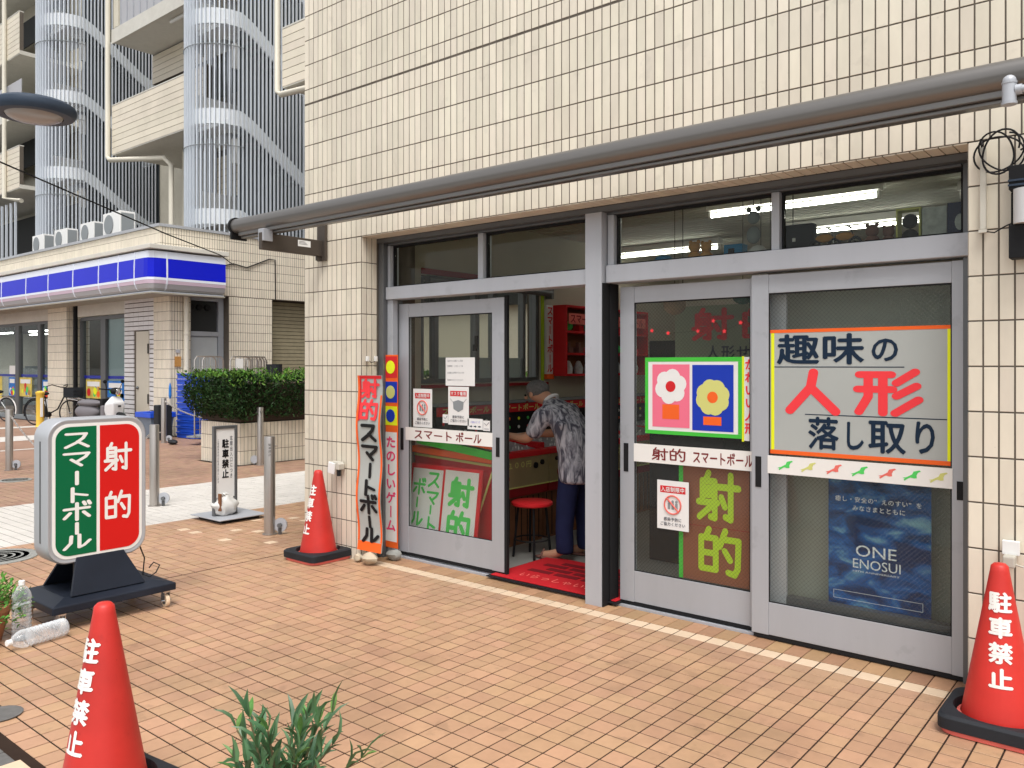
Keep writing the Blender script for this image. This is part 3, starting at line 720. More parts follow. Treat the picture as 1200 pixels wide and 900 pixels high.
b = B()
for z in (2.30, 2.32): b.box(-.6, -.46, 4.069, 4.0745, z, z + .008)
part('housing_rib', b, lampdark, lm, world=True)
so = thing('wall_socket', 'ivory weatherproof socket box on the left tiled pillar above the cone', 'socket', (-5.235, 4.14, .70))
part('box', B().prism([(-5.30, .70), (-5.18, .70), (-5.175, .745), (-5.20, .762), (-5.295, .762)], 4.10, 4.158), wallbox, so, world=True, bevel=.004)
part('cover', B().box(-5.30, -5.22, 4.085, 4.0995, .665, .755).rot(math.radians(8), 'Y', (-5.25, 4.1, .7)), white, so, world=True, bevel=.004)
part('plug', B().cyl((-5.20, 4.12, .70), (-5.20, 4.12, .65), .016, n=10), seal, so, world=True)
so = thing('wall_socket', 'ivory socket box with plug on the right pillar behind the cone tip', 'socket', (-.59, 4.14, .70))
part('box', B().box(-.632, -.566, 4.135, 4.158, .70, .762), white, so, world=True, bevel=.003)
part('plug', B().box(-.622, -.575, 4.075, 4.134, .655, .705), wallbox, so, world=True, bevel=.006)
part('cord', B().sweep([(-.58, 4.10, .67), (-.55, 4.11, .66), (-.52, 4.13, .70), (-.50, 4.14, .40), (-.50, 4.14, .05)], .005, 6), wallbox, so, world=True, smooth=True)
for px, lab in ((-5.0, 'left'), (-4.993, 'right')): pass
cl = thing('cable_clips', 'two small white cable clips on the pillar return above the banners', 'clip', (-4.98, 4.22, 1.58))
part('clip', B().box(-4.981, -4.962, 4.205, 4.232, 1.56, 1.60), white, cl, world=True, bevel=.003)
part('clip', B().box(-4.981, -4.962, 4.290, 4.316, 1.56, 1.60), white, cl, world=True, bevel=.003)
part('wire', B().sweep([(-4.965, 4.22, 1.575), (-4.965, 4.25, 1.55), (-4.965, 4.29, 1.56)], .003, 5), seal, cl, world=True)

# ================================================================== POSTERS, STRIPS AND BANNERS ON THE SHOP FRONT
YD = 4.4615            # face of the left and middle doors
YR = 4.4045            # face of the right door
fD, fR = faceY(YD), faceY(YR)
def on(f, x0, x1, z0, z1, d0=0.0005, d1=0.0025): return sheet(x0, x1, z0, z1, f, d0, d1)
def lift(f, k): return lambda u, v, d: f(u, v, d + k)
# left door
t = thing('door_strip', 'white strip lettered in brown across the left sliding door', 'sign', (-4.33, YD, .95), group='white name strips across the doors')
part('strip', on(fD, -4.795, -3.880, .938, 1.040), whitepanel, t, world=True)
lettering('lettering', t, brownred, lambda b: text_line(b, 'スマート', -4.70, -4.27, .952, 1.026, lift(fD, .0032), stroke=.13, jit=.012) or text_line(b, 'ボール', -4.25, -3.98, .950, 1.024, lift(fD, .0032), stroke=.13, jit=.012))
t = thing('paper_notice', 'white printed opening notice taped high on the left sliding door', 'notice', (-4.21, YD, 1.48), group='paper notices on the doors')
fP = faceY(4.4745)
part('paper', on(fP, -4.363, -4.064, 1.375, 1.588), whitepaper, t, world=True)
def fine(b, s, x0, x1, z, h, f, off=.0): text_line(b, s, x0, x1, z, z + h, lift(f, .0032), off=off)
lettering('lettering', t, grayink, lambda b: [fine(b, s, -4.345, -4.345 + .0135 * len(s), z, .016, fP) for s, z in (('当店からのお願いとご案内', 1.555), ('営業時間　１０時〜１７時', 1.515), ('お気軽にお声掛け下さいませ', 1.465), ('毎度ありがとうございます', 1.41))] and None)
def notice(x0, x1, z0, z1, head, lines, mask, label, fP):
    t = thing('paper_notice', label, 'notice', ((x0 + x1) / 2, YD, (z0 + z1) / 2), group='paper notices on the doors')
    H = z1 - z0; W = x1 - x0
    part('paper', on(fP, x0, x1, z0, z1), whitepaper, t, world=True)
    part('red_heading', on(fP, x0 + W * .10, x1 - W * .10, z1 - H * .25, z1 - H * .11, .003, .0034), redpaint, t, world=True)
    lettering('heading_letters', t, whitepaper, lambda b: text_line(b, head, x0 + W * .12, x1 - W * .12, z1 - H * .235, z1 - H * .125, lift(fP, .0045), off=.02))
    lettering('lettering', t, grayink, lambda b: [text_line(b, s, (x0 + x1) / 2 - W * .058 * len(s), (x0 + x1) / 2 + W * .058 * len(s), z0 + H * (.17 - .10 * i), z0 + H * (.25 - .10 * i), lift(fP, .0045), off=.02) for i, s in enumerate(lines)] and None)
    cx, cz, r = (x0 + x1) / 2, z0 + H * .51, W * .26
    b = B()
    if mask:
        b.add([lift(fP, .004)(cx + a, cz + c, 0) for a, c in [(-r, r * .5), (0, r * .75), (r, r * .5), (r * .9, -r * .5), (0, -r * .9), (-r * .9, -r * .5)]], [(0, 1, 2, 3, 4, 5)])
        part('mask_symbol', b, cabgrey, t, world=True, fix=False)
        b = B()
        for s in (-1, 1): b.sweep([lift(fP, .004)(cx + s * r * .95, cz + r * .4, 0), lift(fP, .004)(cx + s * r * 1.5, cz + r * .9, 0)], .0015, 5)
        part('mask_strap', b, cabgrey, t, world=True)
    else:
        for k, mm in ((1, grayink),):
            for dx in (-.45, 0, .45):
                b.ball(fP(cx + dx * r, cz + r * .35, .004), r * .16, 8, 6, (1, .1, 1))
                v, f = rect(lift(fP, .0036), cx + dx * r - r * .15, cx + dx * r + r * .15, cz - r * .5, cz + r * .18, 0, .0008); b.add(v, f)
            part('people_symbol', b, cabgrey, t, world=True)
        b = B().sweep([fP(cx + r * math.cos(q * PI / 12), cz + r * math.sin(q * PI / 12), .006) for q in range(24)], W * .022, 6, closed=True)
        b.sweep([fP(cx - r * .7, cz + r * .7, .006), fP(cx + r * .7, cz - r * .7, .006)], W * .022, 6)
        part('prohibition_ring', b, pink, t, world=True)
notice(-4.72, -4.51, 1.045, 1.345, '入店制限中', ('感染予防に', 'ご協力ください'), False, 'white notice with red heading and ring symbol at left edge of the left door', fP)
notice(-4.336, -4.124, 1.08, 1.368, 'マスク着用', ('感染予防に', 'ご協力ください'), True, 'white notice with red heading and mask drawing below the printed notice', fP)
notice(-2.537, -2.322, .523, .822, '入店制限中', ('感染予防に', 'ご協力ください'), False, 'white notice with red heading and ring symbol low on the middle door', fP)
t = thing('small_card', 'small white card with blue heading and arrows beside the mask notice', 'card', (-4.05, YD, 1.10), group='small cards on the left door')
part('card', on(fP, -4.136, -3.985, 1.055, 1.135), white, t, world=True)
lettering('lettering', t, storeblue, lambda b: text_line(b, 'ご自由にどうぞ', -4.11, -4.01, 1.10, 1.118, lift(fP, .003), off=.0))
b = B()
for k in range(3): b.add([fP(-4.115 + .042 * k + a, 1.077 + c, .0032) for a, c in [(0, -.004), (.016, -.004), (.016, -.009), (.028, 0), (.016, .009), (.016, .004), (0, .004)]], [tuple(range(7))])
part('arrow', b, navy, t, world=True, kind='stuff', fix=False)
def smallcard(x0, x1, z0, z1, label, fP=fP):
    t = thing('small_card', label, 'card', ((x0 + x1) / 2, YD, z0), group='small cards on the left door')
    part('card', on(fP, x0, x1, z0, z1, .0005, .0022), whitepaper, t, world=True)
    part('print', B().sweep([fP(x0 + .012, z1 - .02, .003), fP((x0 + x1) / 2, z1 - .035, .003), fP(x1 - .008, z1 - .012, .003)], .002, 5).sweep([fP(x0 + .01, z0 + .015, .003), fP(x1 - .01, z0 + .015, .003)], .0015, 5), grayink, t, world=True)
smallcard(-3.981, -3.915, 1.05, 1.125, 'small white card with a tick at the right edge of the left door glass')
smallcard(-4.395, -4.340, 1.09, 1.155, 'small white card tucked at the left edge of the mask notice')
# middle door
t = thing('door_strip', 'white strip lettered in brown across the middle sliding door', 'sign', (-2.3, YD, .98), group='white name strips across the doors')
part('strip', on(fD, -2.697, -1.898, .925, 1.038), whitepanel, t, world=True)
lettering('lettering', t, brownred, lambda b: text_line(b, '射的', -2.57, -2.33, .942, 1.022, lift(fD, .0032), stroke=.10, jit=.01) or text_line(b, 'スマートボール', -2.29, -1.91, .944, 1.016, lift(fD, .0032), stroke=.14, jit=.012))
t = thing('poster', 'white poster with pink and blue cards in a green tape border', 'poster', (-2.30, YD, 1.34))
part('sheet', on(fP, -2.615, -1.990, 1.112, 1.572), whitepaper, t, world=True)
strips(t, green_t, fP, [(-2.622, -1.983, 1.552, 1.578), (-2.622, -1.983, 1.105, 1.128), (-2.622, -2.600, 1.129, 1.551), (-2.007, -1.983, 1.129, 1.551)], 'green_tape', .0028, .0038)
pk = part('pink_card', sheet(-2.570, -2.316, 1.150, 1.535, fP, .003, .004), pinkp, t, world=True)
bk = part('blue_card', sheet(-2.298, -2.035, 1.140, 1.532, fP, .003, .004), bluep, t, world=True)
def flower(cx, cz, r, k, parent, mp, mc, th=.0046):
    b = B()
    for q in range(k):
        a = 2 * PI * q / k + .3
        b.lathe([(r * .55, 0), (r * .55, .0002 + .0001 * q), (0, .0002 + .0001 * q)], n=16)
        n0 = len(b.v) - 48; b.v[n0:] = [(cx + r * .6 * math.cos(a) + x, -th - z, cz + r * .6 * math.sin(a) + y) for x, y, z in b.v[n0:]]
    b.v = [(x, 4.4745 + y, z) for x, y, z in b.v]
    part('plain_flower', b, mp, parent, world=True)
    c = B().lathe([(r * .36, 0), (r * .36, .0003), (0, .0003)], n=16)
    c.v = [(cx + x, 4.4745 - th - .0012 - z, cz + y) for x, y, z in c.v]
    part('flower_centre', c, mc, parent, world=True)
flower(-2.443, 1.40, .095, 6, pk.parent, white, redpaint)
part('plain_block', sheet(-2.50, -2.385, 1.20, 1.29, fP, .0045, .005), orange, t, world=True)
flower(-2.166, 1.34, .095, 8, t, mat('soft_yellow', (.62, .62, .20), .6), orange)
part('plain_block', sheet(-2.225, -2.11, 1.175, 1.225, fP, .0045, .005), orange, t, world=True)
t = thing('vertical_slip', 'pale slip with red brushed hiragana at the right edge of the middle door', 'sign', (-1.95, YD, 1.33))
part('slip', on(fP, -1.978, -1.882, 1.095, 1.578), whitepaper, t, world=True)
part('yellow_border', sheet(-1.984, -1.970, 1.09, 1.582, fP, .003, .0036), yellow, t, world=True)
lettering('lettering', t, fred, lambda b: text_col(b, 'かわいい人形', -1.966, -1.902, 1.13, 1.57, lift(fP, .0045), off=.03))
t = thing('brown_sign', 'brown card panel with lime brushed characters inside the middle door', 'sign', (-2.16, 4.50, .56))
fB = faceY(4.500)
part('card', sheet(-2.372, -1.88, .236, .925, fB, .0, .004), brownp, t, world=True)
part('green_edge', sheet(-2.40, -2.373, .236, .925, fB, .0, .005), green_t, t, world=True)
part('middle_seam', sheet(-2.372, -1.88, .566, .570, fB, .0045, .0052), darkred, t, world=True)
chars(t, limegreen, (('射', -2.275, .600, .265, .30), ('的', -2.270, .285, .275, .28)), lift(fB, .0055), st=.135)
gl = thing('star_garland', 'thin garland of small red stars hung across the middle door glass', 'garland', (-2.28, YD, 1.76))
b = B()
SP = [(-2.573, 1.745), (-2.46, 1.727), (-2.26, 1.734), (-2.161, 1.792), (-2.091, 1.729), (-1.991, 1.776)]
for (sx, sz) in SP:
    s_ = B(); a0 = random.random(); vs = []
    for k in range(10):
        a = a0 + 2 * PI * k / 10; r = .0155 if k % 2 == 0 else .0075; vs.append((sx + r * math.cos(a), sz + r * math.sin(a)))
    s_.prism(vs, 4.468, 4.470); part('star', s_, fred, gl, world=True)
part('thread', B().sweep([(x, 4.4725, z) for x, z in SP], .0008, 4), seal, gl, world=True)
# right door board
t = thing('lettered_board', 'grey board with large blue and red characters in orange and yellow tape', 'sign', (-1.34, YR, 1.38))
fQ = faceY(4.4185)
part('grey_sheet', on(fQ, -1.795, -.880, 1.046, 1.722, .0003, .0022), greypaper, t, world=True)
strips(t, orange, fQ, [(-1.798, -.878, 1.708, 1.726), (-1.798, -.878, 1.040, 1.062)], 'orange_tape')
strips(t, yellow, fQ, [(-1.788, -1.770, 1.063, 1.707), (-.905, -.889, 1.063, 1.707)], 'yellow_tape')
strips(t, navy, fQ, [(-1.770, -1.10, 1.518, 1.523), (-1.60, -.906, 1.262, 1.267)], 'ruled_line', .0026, .0031)
lq = lift(fQ, .004)
chars(t, navy, (('趣', -1.755, 1.525, .235, .175), ('味', -1.515, 1.525, .225, .175), ('の', -1.265, 1.535, .145, .15), ('落', -1.585, 1.070, .165, .185), ('し', -1.405, 1.075, .12, .17), ('取', -1.275, 1.070, .185, .185), ('り', -1.075, 1.075, .14, .185)), lq, off=.022)
chars(t, fred, (('人', -1.705, 1.265, .29, .245),), lq, st=.18)
chars(t, fred, (('形', -1.335, 1.275, .31, .235),), lq, st=.15)
t = thing('door_strip', 'white strip with coloured bird cut-outs across the right sliding door', 'sign', (-1.34, YR, .98), group='white name strips across the doors')
part('strip', sheet(-1.803, -.880, .931, 1.030, fR, .0005, .0025), whitepanel, t, world=True)
BIRD = [(0, .30), (.20, .36), (.40, .52), (.52, .62), (.60, .86), (.92, .98), (1.0, .90), (.84, .78), (.76, .56), (.78, .34), (.62, .30), (.44, .36), (.34, .30), (.10, .06), (.06, .18), (.14, .24)]
for i, (x, mm) in enumerate(((-1.745, 'g'), (-1.62, 'y'), (-1.485, 'r'), (-1.355, 'g'), (-1.22, 'r'), (-1.105, 'g'), (-.985, 'y'))):
    b = B(); v = [fR(x + u * .085, .948 + q * .062, .0028) for u, q in BIRD] + [fR(x + u * .085, .948 + q * .062, .0036) for u, q in BIRD]; n = len(BIRD)
    b.add(v, [tuple(range(n)), tuple(range(n, 2 * n))] + [(k, (k + 1) % n, n + (k + 1) % n, n + k) for k in range(n)])
    part('bird_cutout', b, {'g': leafgreen, 'y': MATS['soft_yellow'], 'r': pink}[mm], t, world=True)
t = thing('aquarium_poster', 'blue sea poster with white lettering behind the right door glass', 'poster', (-1.28, 4.50, .56))
fS = faceY(4.56)
part('sheet', sheet(-1.525, -1.010, .232, .912, faceY(4.57), 0, .003), seaposter, t, world=True)
lt = mat('poster_ink', (.72, .80, .84), .6)
fS = faceY(4.5655)
lettering('lettering', t, lt, lambda b: [text_latin(b, 'ONE', -1.38, -1.175, .505, .565, fS), text_latin(b, 'ENOSUI', -1.395, -1.155, .44, .49, fS), text_latin(b, '10TH ANNIVERSARY', -1.395, -1.16, .418, .428, fS),
    text_line(b, '癒し・安全の“えのすい”を', -1.49, -1.05, .79, .822, fS, off=.01), text_line(b, 'みなさまとともに', -1.40, -1.13, .745, .777, fS, off=.01)] and None)
part('print_box', sheet(-1.495, -1.05, .262, .264, fS, 0, .0005).add(*rect(fS, -1.495, -1.05, .305, .307, 0, .0005)).add(*rect(fS, -1.497, -1.495, .262, .307, 0, .0005)).add(*rect(fS, -1.05, -1.048, .262, .307, 0, .0005)), lt, t, world=True)
# vertical banners
t = thing('vertical_banner', 'tall grey banner with red and black characters on the pillar beside the stone', 'banner', (-4.83, 4.20, .1))
b = B(); nn = 14
vs = []
for k in range(nn + 1):
    z = .095 + (1.452 - .095) * k / nn; d = .012 * math.sin(k * 1.1)
    vs += [(-5.000, 4.140 + d, z), (-4.731, 4.152 + d, z)]
for dy in (0, .004):
    b.add([(x, y + dy, z) for x, y, z in vs], [(2 * k, 2 * k + 1, 2 * k + 3, 2 * k + 2) for k in range(nn)])
part('cloth', b, greypaper, t, world=True, smooth=True)
def fbent(u, v, d):
    k = (v - .095) / (1.452 - .095) * nn
    return (u - .034, 4.140 + (u + 4.966) / .269 * .012 + .012 * math.sin(k * 1.1) - .003 - d, v)
def strip3(b, x0, x1, z0, z1, d):
    n = max(2, int((z1 - z0) / .03) + 1); vs = []
    for k in range(n + 1):
        z = z0 + (z1 - z0) * k / n; vs += [fbent(x0, z, d), fbent(x1, z, d)]
    b.add(vs, [(2 * k, 2 * k + 1, 2 * k + 3, 2 * k + 2) for k in range(n)])
b = B(); strip3(b, -4.966, -4.945, .17, 1.45, .001); strip3(b, -4.716, -4.697, .17, 1.30, .001); strip3(b, -4.964, -4.70, .095, .168, .0012)
part('orange_border', b, orange, t, world=True, fix=False)
b = B(); strip3(b, -4.944, -4.925, 1.10, 1.45, .0015); strip3(b, -4.925, -4.70, 1.425, 1.45, .0013)
part('red_border', b, redpaint, t, world=True, fix=False)
chars(t, fred, (('射', -4.92, 1.275, .19, .15), ('的', -4.925, 1.105, .195, .16)), lift(fbent, .004), st=.15)
def subput(b, ch, x, z, w_, h_, f, st):
    vs, fs, hl = stroke2d(ch, st, .008); b.add([f(x + u * w_, z + v * h_, .004 + l * .00015) for (u, v), l in zip(vs, hl)], fs)
for c, z, h_, s_ in (('ス', .935, .155, .17), ('マ', .78, .15, .17), ('ー', .655, .125, .15), ('ト', .525, .125, .17), ('ボ', .375, .16, .16), ('ー', .27, .105, .15), ('ル', .155, .13, .17)):
    b = B(); subput(b, c, -4.925, z, .20, h_, fbent, s_); part('character', b, black, t, world=True, fix=False)
t = thing('vertical_banner', 'narrow orange banner with coloured picture squares and pink hiragana beside the left door', 'banner', (-4.87, 4.37, .1))
fN = faceY(4.375)
part('backing', sheet(-4.962, -4.79, .085, 1.612, fN, 0, .004), orange, t, world=True)
for i, (z0, z1, mm, m2) in enumerate(((1.43, 1.60, redpaint, yellow), (1.235, 1.40, bluep, MATS['soft_yellow']), (1.055, 1.205, yellow, bluep))):
    part('picture_square', sheet(-4.955, -4.795, z0, z1, fN, .0045, .0052), mm, t, world=True)
    c = B().lathe([(.052, 0), (.052, .001), (0, .001)], n=16); c.v = [(-4.872 + x, 4.369 - z, (z0 + z1) / 2 + y) for x, y, z in c.v]
    part('plain_disc', c, m2, t, world=True)
part('pale_sheet', sheet(-4.935, -4.80, .135, 1.00, fN, .0045, .0052), whitepaper, t, world=True)
part('yellow_edge', sheet(-4.952, -4.936, .135, 1.00, fN, .0045, .0052), yellow, t, world=True)
for i, ch in enumerate('たのしいゲーム'): chars(t, fpink, ((ch, -4.925, .98 - (i + 1) * .11, .115, .10),), lift(fN, .006), st=.12 if ch == 'ー' else None, off=.035)
def stone(name, x, y, z, s, m, label, seed, group=None):
    rnd = random.Random(seed); b = B().ball((0, 0, 0), 1, 10, 7)
    b.v = [(vx * s[0] * (1 + .22 * math.sin(5 * vy + seed)), vy * s[1] * (1 + .18 * math.sin(4 * vz + seed)), vz * s[2] * (1 + .2 * math.sin(4 * vx + seed * 2)) ) for vx, vy, vz in b.v]
    zm = min(v[2] for v in b.v); b.move(x, y, z - zm)
    return single(name, b, m, label, 'stone', (x, y, z), smooth=True, group=group)
stone('stone', -4.83, 4.12, 0, (.075, .055, .042), stone_m, 'pale beige stone weighing down the foot of the grey banner', 1)
stone('stone', -4.975, 4.13, 0, (.04, .03, .028), stone_m, 'small beige stone chip at the pillar foot beside the banner', 4)
stone('stone', -4.80, 4.335, 0, (.07, .05, .042), stone_g, 'dark grey stone at the foot of the narrow orange banner', 6)

# ================================================================== OUTDOOR OBJECTS NEAR THE SHOP
def cone_pt(th, z, lift_=0):
    r = .145 + (.034 - .145) * (z - .045) / (.69 - .045) + lift_
    return (r * math.cos(th), r * math.sin(th), z)
def make_cone(loc, face_ang, label, black_hat=False, plate_rz=0.0, text_off=0.0):
    t = thing('traffic_cone', label, 'traffic cone', loc, 0, group='red no-parking cones')
    part('cone_body', B().lathe([(.150, .020), (.146, .045), (.036, .668), (.033, .688), (.022, .699), (0, .701)], n=40), red, t, smooth=True)
    fl_ = []
    for k in range(40):
        a = 2 * PI * k / 40; c, s = math.cos(a), math.sin(a); e = .3
        fl_.append((.195 * abs(c) ** e * (1 if c > 0 else -1), .195 * abs(s) ** e * (1 if s > 0 else -1)))
    fb = B().prism(fl_, .002, .022, axis='Z').rot(plate_rz)
    part('base_flange', fb, pink if not black_hat else red, t, bevel=.004)
    part('cone_lip', B().lathe([(.146, .060), (.158, .055), (.168, .034), (.169, .0235), (.140, .0235)], n=40, cap=False), pink, t, smooth=True)
    # black rubber weight with a round hole
    n = 40; b = B(); vs = []
    for z, k2 in ((.024, 0), (.072, 0), (.082, -.015)):
        for q in range(n):
            a = 2 * PI * (q + .5) / n; c, s = math.cos(a), math.sin(a); e = .22; R_ = .205 + k2
            vs.append((R_ * abs(c) ** e * (1 if c > 0 else -1), R_ * abs(s) ** e * (1 if s > 0 else -1), z))
    for z in (.082, .024):
        for q in range(n):
            a = 2 * PI * (q + .5) / n; vs.append((.172 * math.cos(a), .172 * math.sin(a), z))
    fs = []
    for i in range(4):
        for q in range(n): fs.append((i * n + q, i * n + (q + 1) % n, (i + 1) * n + (q + 1) % n, (i + 1) * n + q))
    for q in range(n): fs.append((4 * n + q, 4 * n + (q + 1) % n, (q + 1) % n, q))
    b.add(vs, fs).rot(plate_rz)
    part('rubber_weight', b, rubber, t, bevel=.003)
    zc = .590
    b = B()
    for ch in '駐車禁止':
        vs, fs = glyph(ch)
        bm = bmesh.new(); vv = [bm.verts.new((x, 0, y)) for x, y in vs]
        for f in fs:
            try: bm.faces.new([vv[i] for i in f])
            except ValueError: pass
        bmesh.ops.triangulate(bm, faces=bm.faces); bmesh.ops.subdivide_edges(bm, edges=bm.edges, cuts=3, use_grid_fill=True)
        bm.verts.ensure_lookup_table(); bm.verts.index_update()
        h = .086; wd = .090; zz = zc - h
        pv = []
        for v in bm.verts:
            z = zz + v.co.z * h; r = .145 + (.034 - .145) * (z - .045) / .645
            pv.append((v.co.x, v.co.y, v.co.z))
        fcs = [tuple(x.index for x in f.verts) for f in bm.faces]
        for i, (du, dv) in enumerate(((0, 0), (.035, 0), (-.035, 0), (0, .035), (0, -.035))):
            pp = []
            for (u, _, q) in pv:
                z = zz + (q + dv) * h; r = .145 + (.034 - .145) * (z - .045) / .645
                pp.append(cone_pt(face_ang + text_off + (u + du - .5) * wd / r, z, .0018 + i * .00015))
            b.add(pp, fcs)
        bm.free(); zc -= .100
    part('lettering', b, whitepanel, t, fix=False, kind='stuff')
    return t
def ang_to_cam(x, y): return math.atan2(0 - y, 0 - x)
c1 = (-2.925, 1.291); c2 = (-5.307, 4.00); c3 = (-.655, 4.00)
c3 = (-.611, 3.945)
make_cone((*c1, 0), ang_to_cam(*c1) - math.radians(57), 'nearest red cone with white characters in the lower left foreground', plate_rz=.12)
make_cone((*c2, 0), ang_to_cam(*c2) - math.radians(58), 'red cone with black rubber weight in front of the left tiled pillar', plate_rz=.0)
make_cone((*c3, 0), ang_to_cam(*c3) + math.radians(2), 'red cone with black rubber weight in front of the right pillar', plate_rz=.0)

# light-box sign
SX = -5.10
t = thing('light_box_sign', 'rounded silver light-box sign, green and red halves, on a black wheeled base', 'sign', (-5.20, 2.25, 0))
def rrect(y0, y1, z0, z1, r, n=8):
    p = []
    for cy, cz, a0 in ((y1 - r, z1 - r, 0), (y0 + r, z1 - r, 90), (y0 + r, z0 + r, 180), (y1 - r, z0 + r, 270)):
        for k in range(n + 1):
            a = math.radians(a0 + 90 * k / n); p.append((cy + r * math.cos(a), cz + r * math.sin(a)))
    return p
def loopX(b, rings):
    n = len(rings[0][1]); vs = []
    for x, pts_ in rings: vs += [(x, y, z) for y, z in pts_]
    fs = [(i * n + k, i * n + (k + 1) % n, (i + 1) * n + (k + 1) % n, (i + 1) * n + k) for i in range(len(rings) - 1) for k in range(n)]
    return b.add(vs, fs + [tuple(range(n)), tuple(range((len(rings) - 1) * n, len(rings) * n))])
Y0, Y1, Z0, Z1 = 1.925, 2.515, .352, 1.212
part('shell', loopX(B(), [(SX - .20, rrect(Y0 + .03, Y1 - .03, Z0 + .03, Z1 - .03, .10)), (SX - .185, rrect(Y0, Y1, Z0, Z1, .115)), (SX - .015, rrect(Y0, Y1, Z0, Z1, .115)), (SX - .003, rrect(Y0 + .008, Y1 - .008, Z0 + .008, Z1 - .008, .11)), (SX - .003, rrect(Y0 + .018, Y1 - .018, Z0 + .018, Z1 - .018, .10)), (SX - .006, rrect(Y0 + .024, Y1 - .024, Z0 + .024, Z1 - .024, .095))]), boxshell, t, world=True, smooth=True)
b = B()
for k in (0, 1): b.box(SX - .105 + k * .012, SX - .097 + k * .012, Y0 - .0015, Y0 + .001, Z0 + .13, Z1 - .13)
part('shell_seam', b, alu_d, t, world=True, kind='stuff')
part('white_border', loopX(B(), [(SX - .0055, rrect(Y0 + .030, Y1 - .030, Z0 + .030, Z1 - .030, .092)), (SX - .003, rrect(Y0 + .030, Y1 - .030, Z0 + .030, Z1 - .030, .092))]), whitepanel, t, world=True)
YM = 2.216
def halfpanel(y0, y1, left):
    r = .080; z0, z1 = Z0 + .048, Z1 - .048; p = []
    for cy, cz, a0, rnd in ((y1 - r, z1 - r, 0, not left), (y0 + r, z1 - r, 90, left), (y0 + r, z0 + r, 180, left), (y1 - r, z0 + r, 270, not left)):
        if rnd:
            for k in range(9):
                a = math.radians(a0 + 90 * k / 8); p.append((cy + r * math.cos(a), cz + r * math.sin(a)))
        else: p.append((y1 if a0 in (0, 270) else y0, z1 if a0 in (0, 90) else z0))
    return p
part('green_panel', B().prism(halfpanel(Y0 + .048, YM - .010, True), SX - .0029, SX - .0012, axis='X'), signgreen, t, world=True)
part('red_panel', B().prism(halfpanel(YM + .010, Y1 - .048, False), SX - .0029, SX - .0012, axis='X'), brightred, t, world=True)
fX = faceX(SX - .0006)
chars(t, whitepanel, [(c, 2.005, z, .175, h_) for c, z, h_ in (('ス', 1.03, .108), ('マ', .915, .108), ('ー', .812, .090), ('ト', .712, .095), ('ボ', .598, .118), ('ー', .518, .078), ('ル', .430, .098))], fX, st=.13)
chars(t, whitepanel, [('射', 2.252, .875, .165, .18), ('的', 2.252, .575, .165, .18)], fX, st=.112)
bs = part('base', B().add([(-5.52, 1.90, .105), (-4.955, 1.90, .105), (-4.955, 2.635, .105), (-5.52, 2.635, .105), (-5.52, 1.90, .150), (-4.955, 1.90, .150), (-4.955, 2.635, .150), (-5.52, 2.635, .150),
    (-5.44, 2.00, .175), (-5.05, 2.00, .175), (-5.05, 2.53, .175), (-5.44, 2.53, .175)],
    [(0, 1, 5, 4), (1, 2, 6, 5), (2, 3, 7, 6), (3, 0, 4, 7), (3, 2, 1, 0), (4, 5, 9, 8), (5, 6, 10, 9), (6, 7, 11, 10), (7, 4, 8, 11), (8, 9, 10, 11)]), blackm, t, world=True, bevel=.006)
part('support_plate', B().add([(-5.025, 2.03, .176), (-5.025, 2.47, .176), (-5.10, 2.37, .385), (-5.10, 2.09, .385), (-5.045, 2.03, .176), (-5.045, 2.47, .176), (-5.12, 2.37, .385), (-5.12, 2.09, .385)],
    [(0, 1, 2, 3), (4, 5, 6, 7), (0, 1, 5, 4), (1, 2, 6, 5), (2, 3, 7, 6), (3, 0, 4, 7)]), blackm, t, world=True, bevel=.002)
part('support_plate', B().add([(-5.44, 2.03, .176), (-5.44, 2.47, .176), (-5.29, 2.37, .385), (-5.29, 2.09, .385), (-5.42, 2.03, .176), (-5.42, 2.47, .176), (-5.27, 2.37, .385), (-5.27, 2.09, .385)],
    [(0, 1, 2, 3), (4, 5, 6, 7), (0, 1, 5, 4), (1, 2, 6, 5), (2, 3, 7, 6), (3, 0, 4, 7)]), blackm, t, world=True, bevel=.002)
part('pillar_box', B().box(-5.25, -5.14, 2.13, 2.33, .176, .375), bronze, t, world=True)
for (cx, cy) in ((-5.00, 1.96), (-5.00, 2.585), (-5.47, 1.96), (-5.47, 2.585)):
    cst = part('caster', B().box(cx - .025, cx + .025, cy - .022, cy + .022, .092, .104).box(cx - .02, cx + .03, cy - .018, cy - .015, .035, .092).box(cx - .02, cx + .03, cy + .015, cy + .018, .035, .092).cyl((cx + .005, cy - .03, .04), (cx + .005, cy + .035, .04), .006, n=8), chrome, t, world=True)
    part('wheel', B().cyl((cx + .008, cy - .012, .040), (cx + .008, cy + .012, .040), .040, n=20), creampav, cst, world=True, bevel=.005)
    part('hub', B().cyl((cx + .008, cy - .0135, .040), (cx + .008, cy + .0135, .040), .022, n=14), alu_d, cst, world=True)
part('power_cord', B().sweep([(-5.18, 2.49, .42), (-5.14, 2.52, .30), (-5.12, 2.50, .20), (-5.09, 2.53, .185), (-5.07, 2.56, .21), (-5.08, 2.59, .25), (-5.10, 2.56, .27), (-5.10, 2.53, .24)], .0045, 6), black, t, world=True, smooth=True)

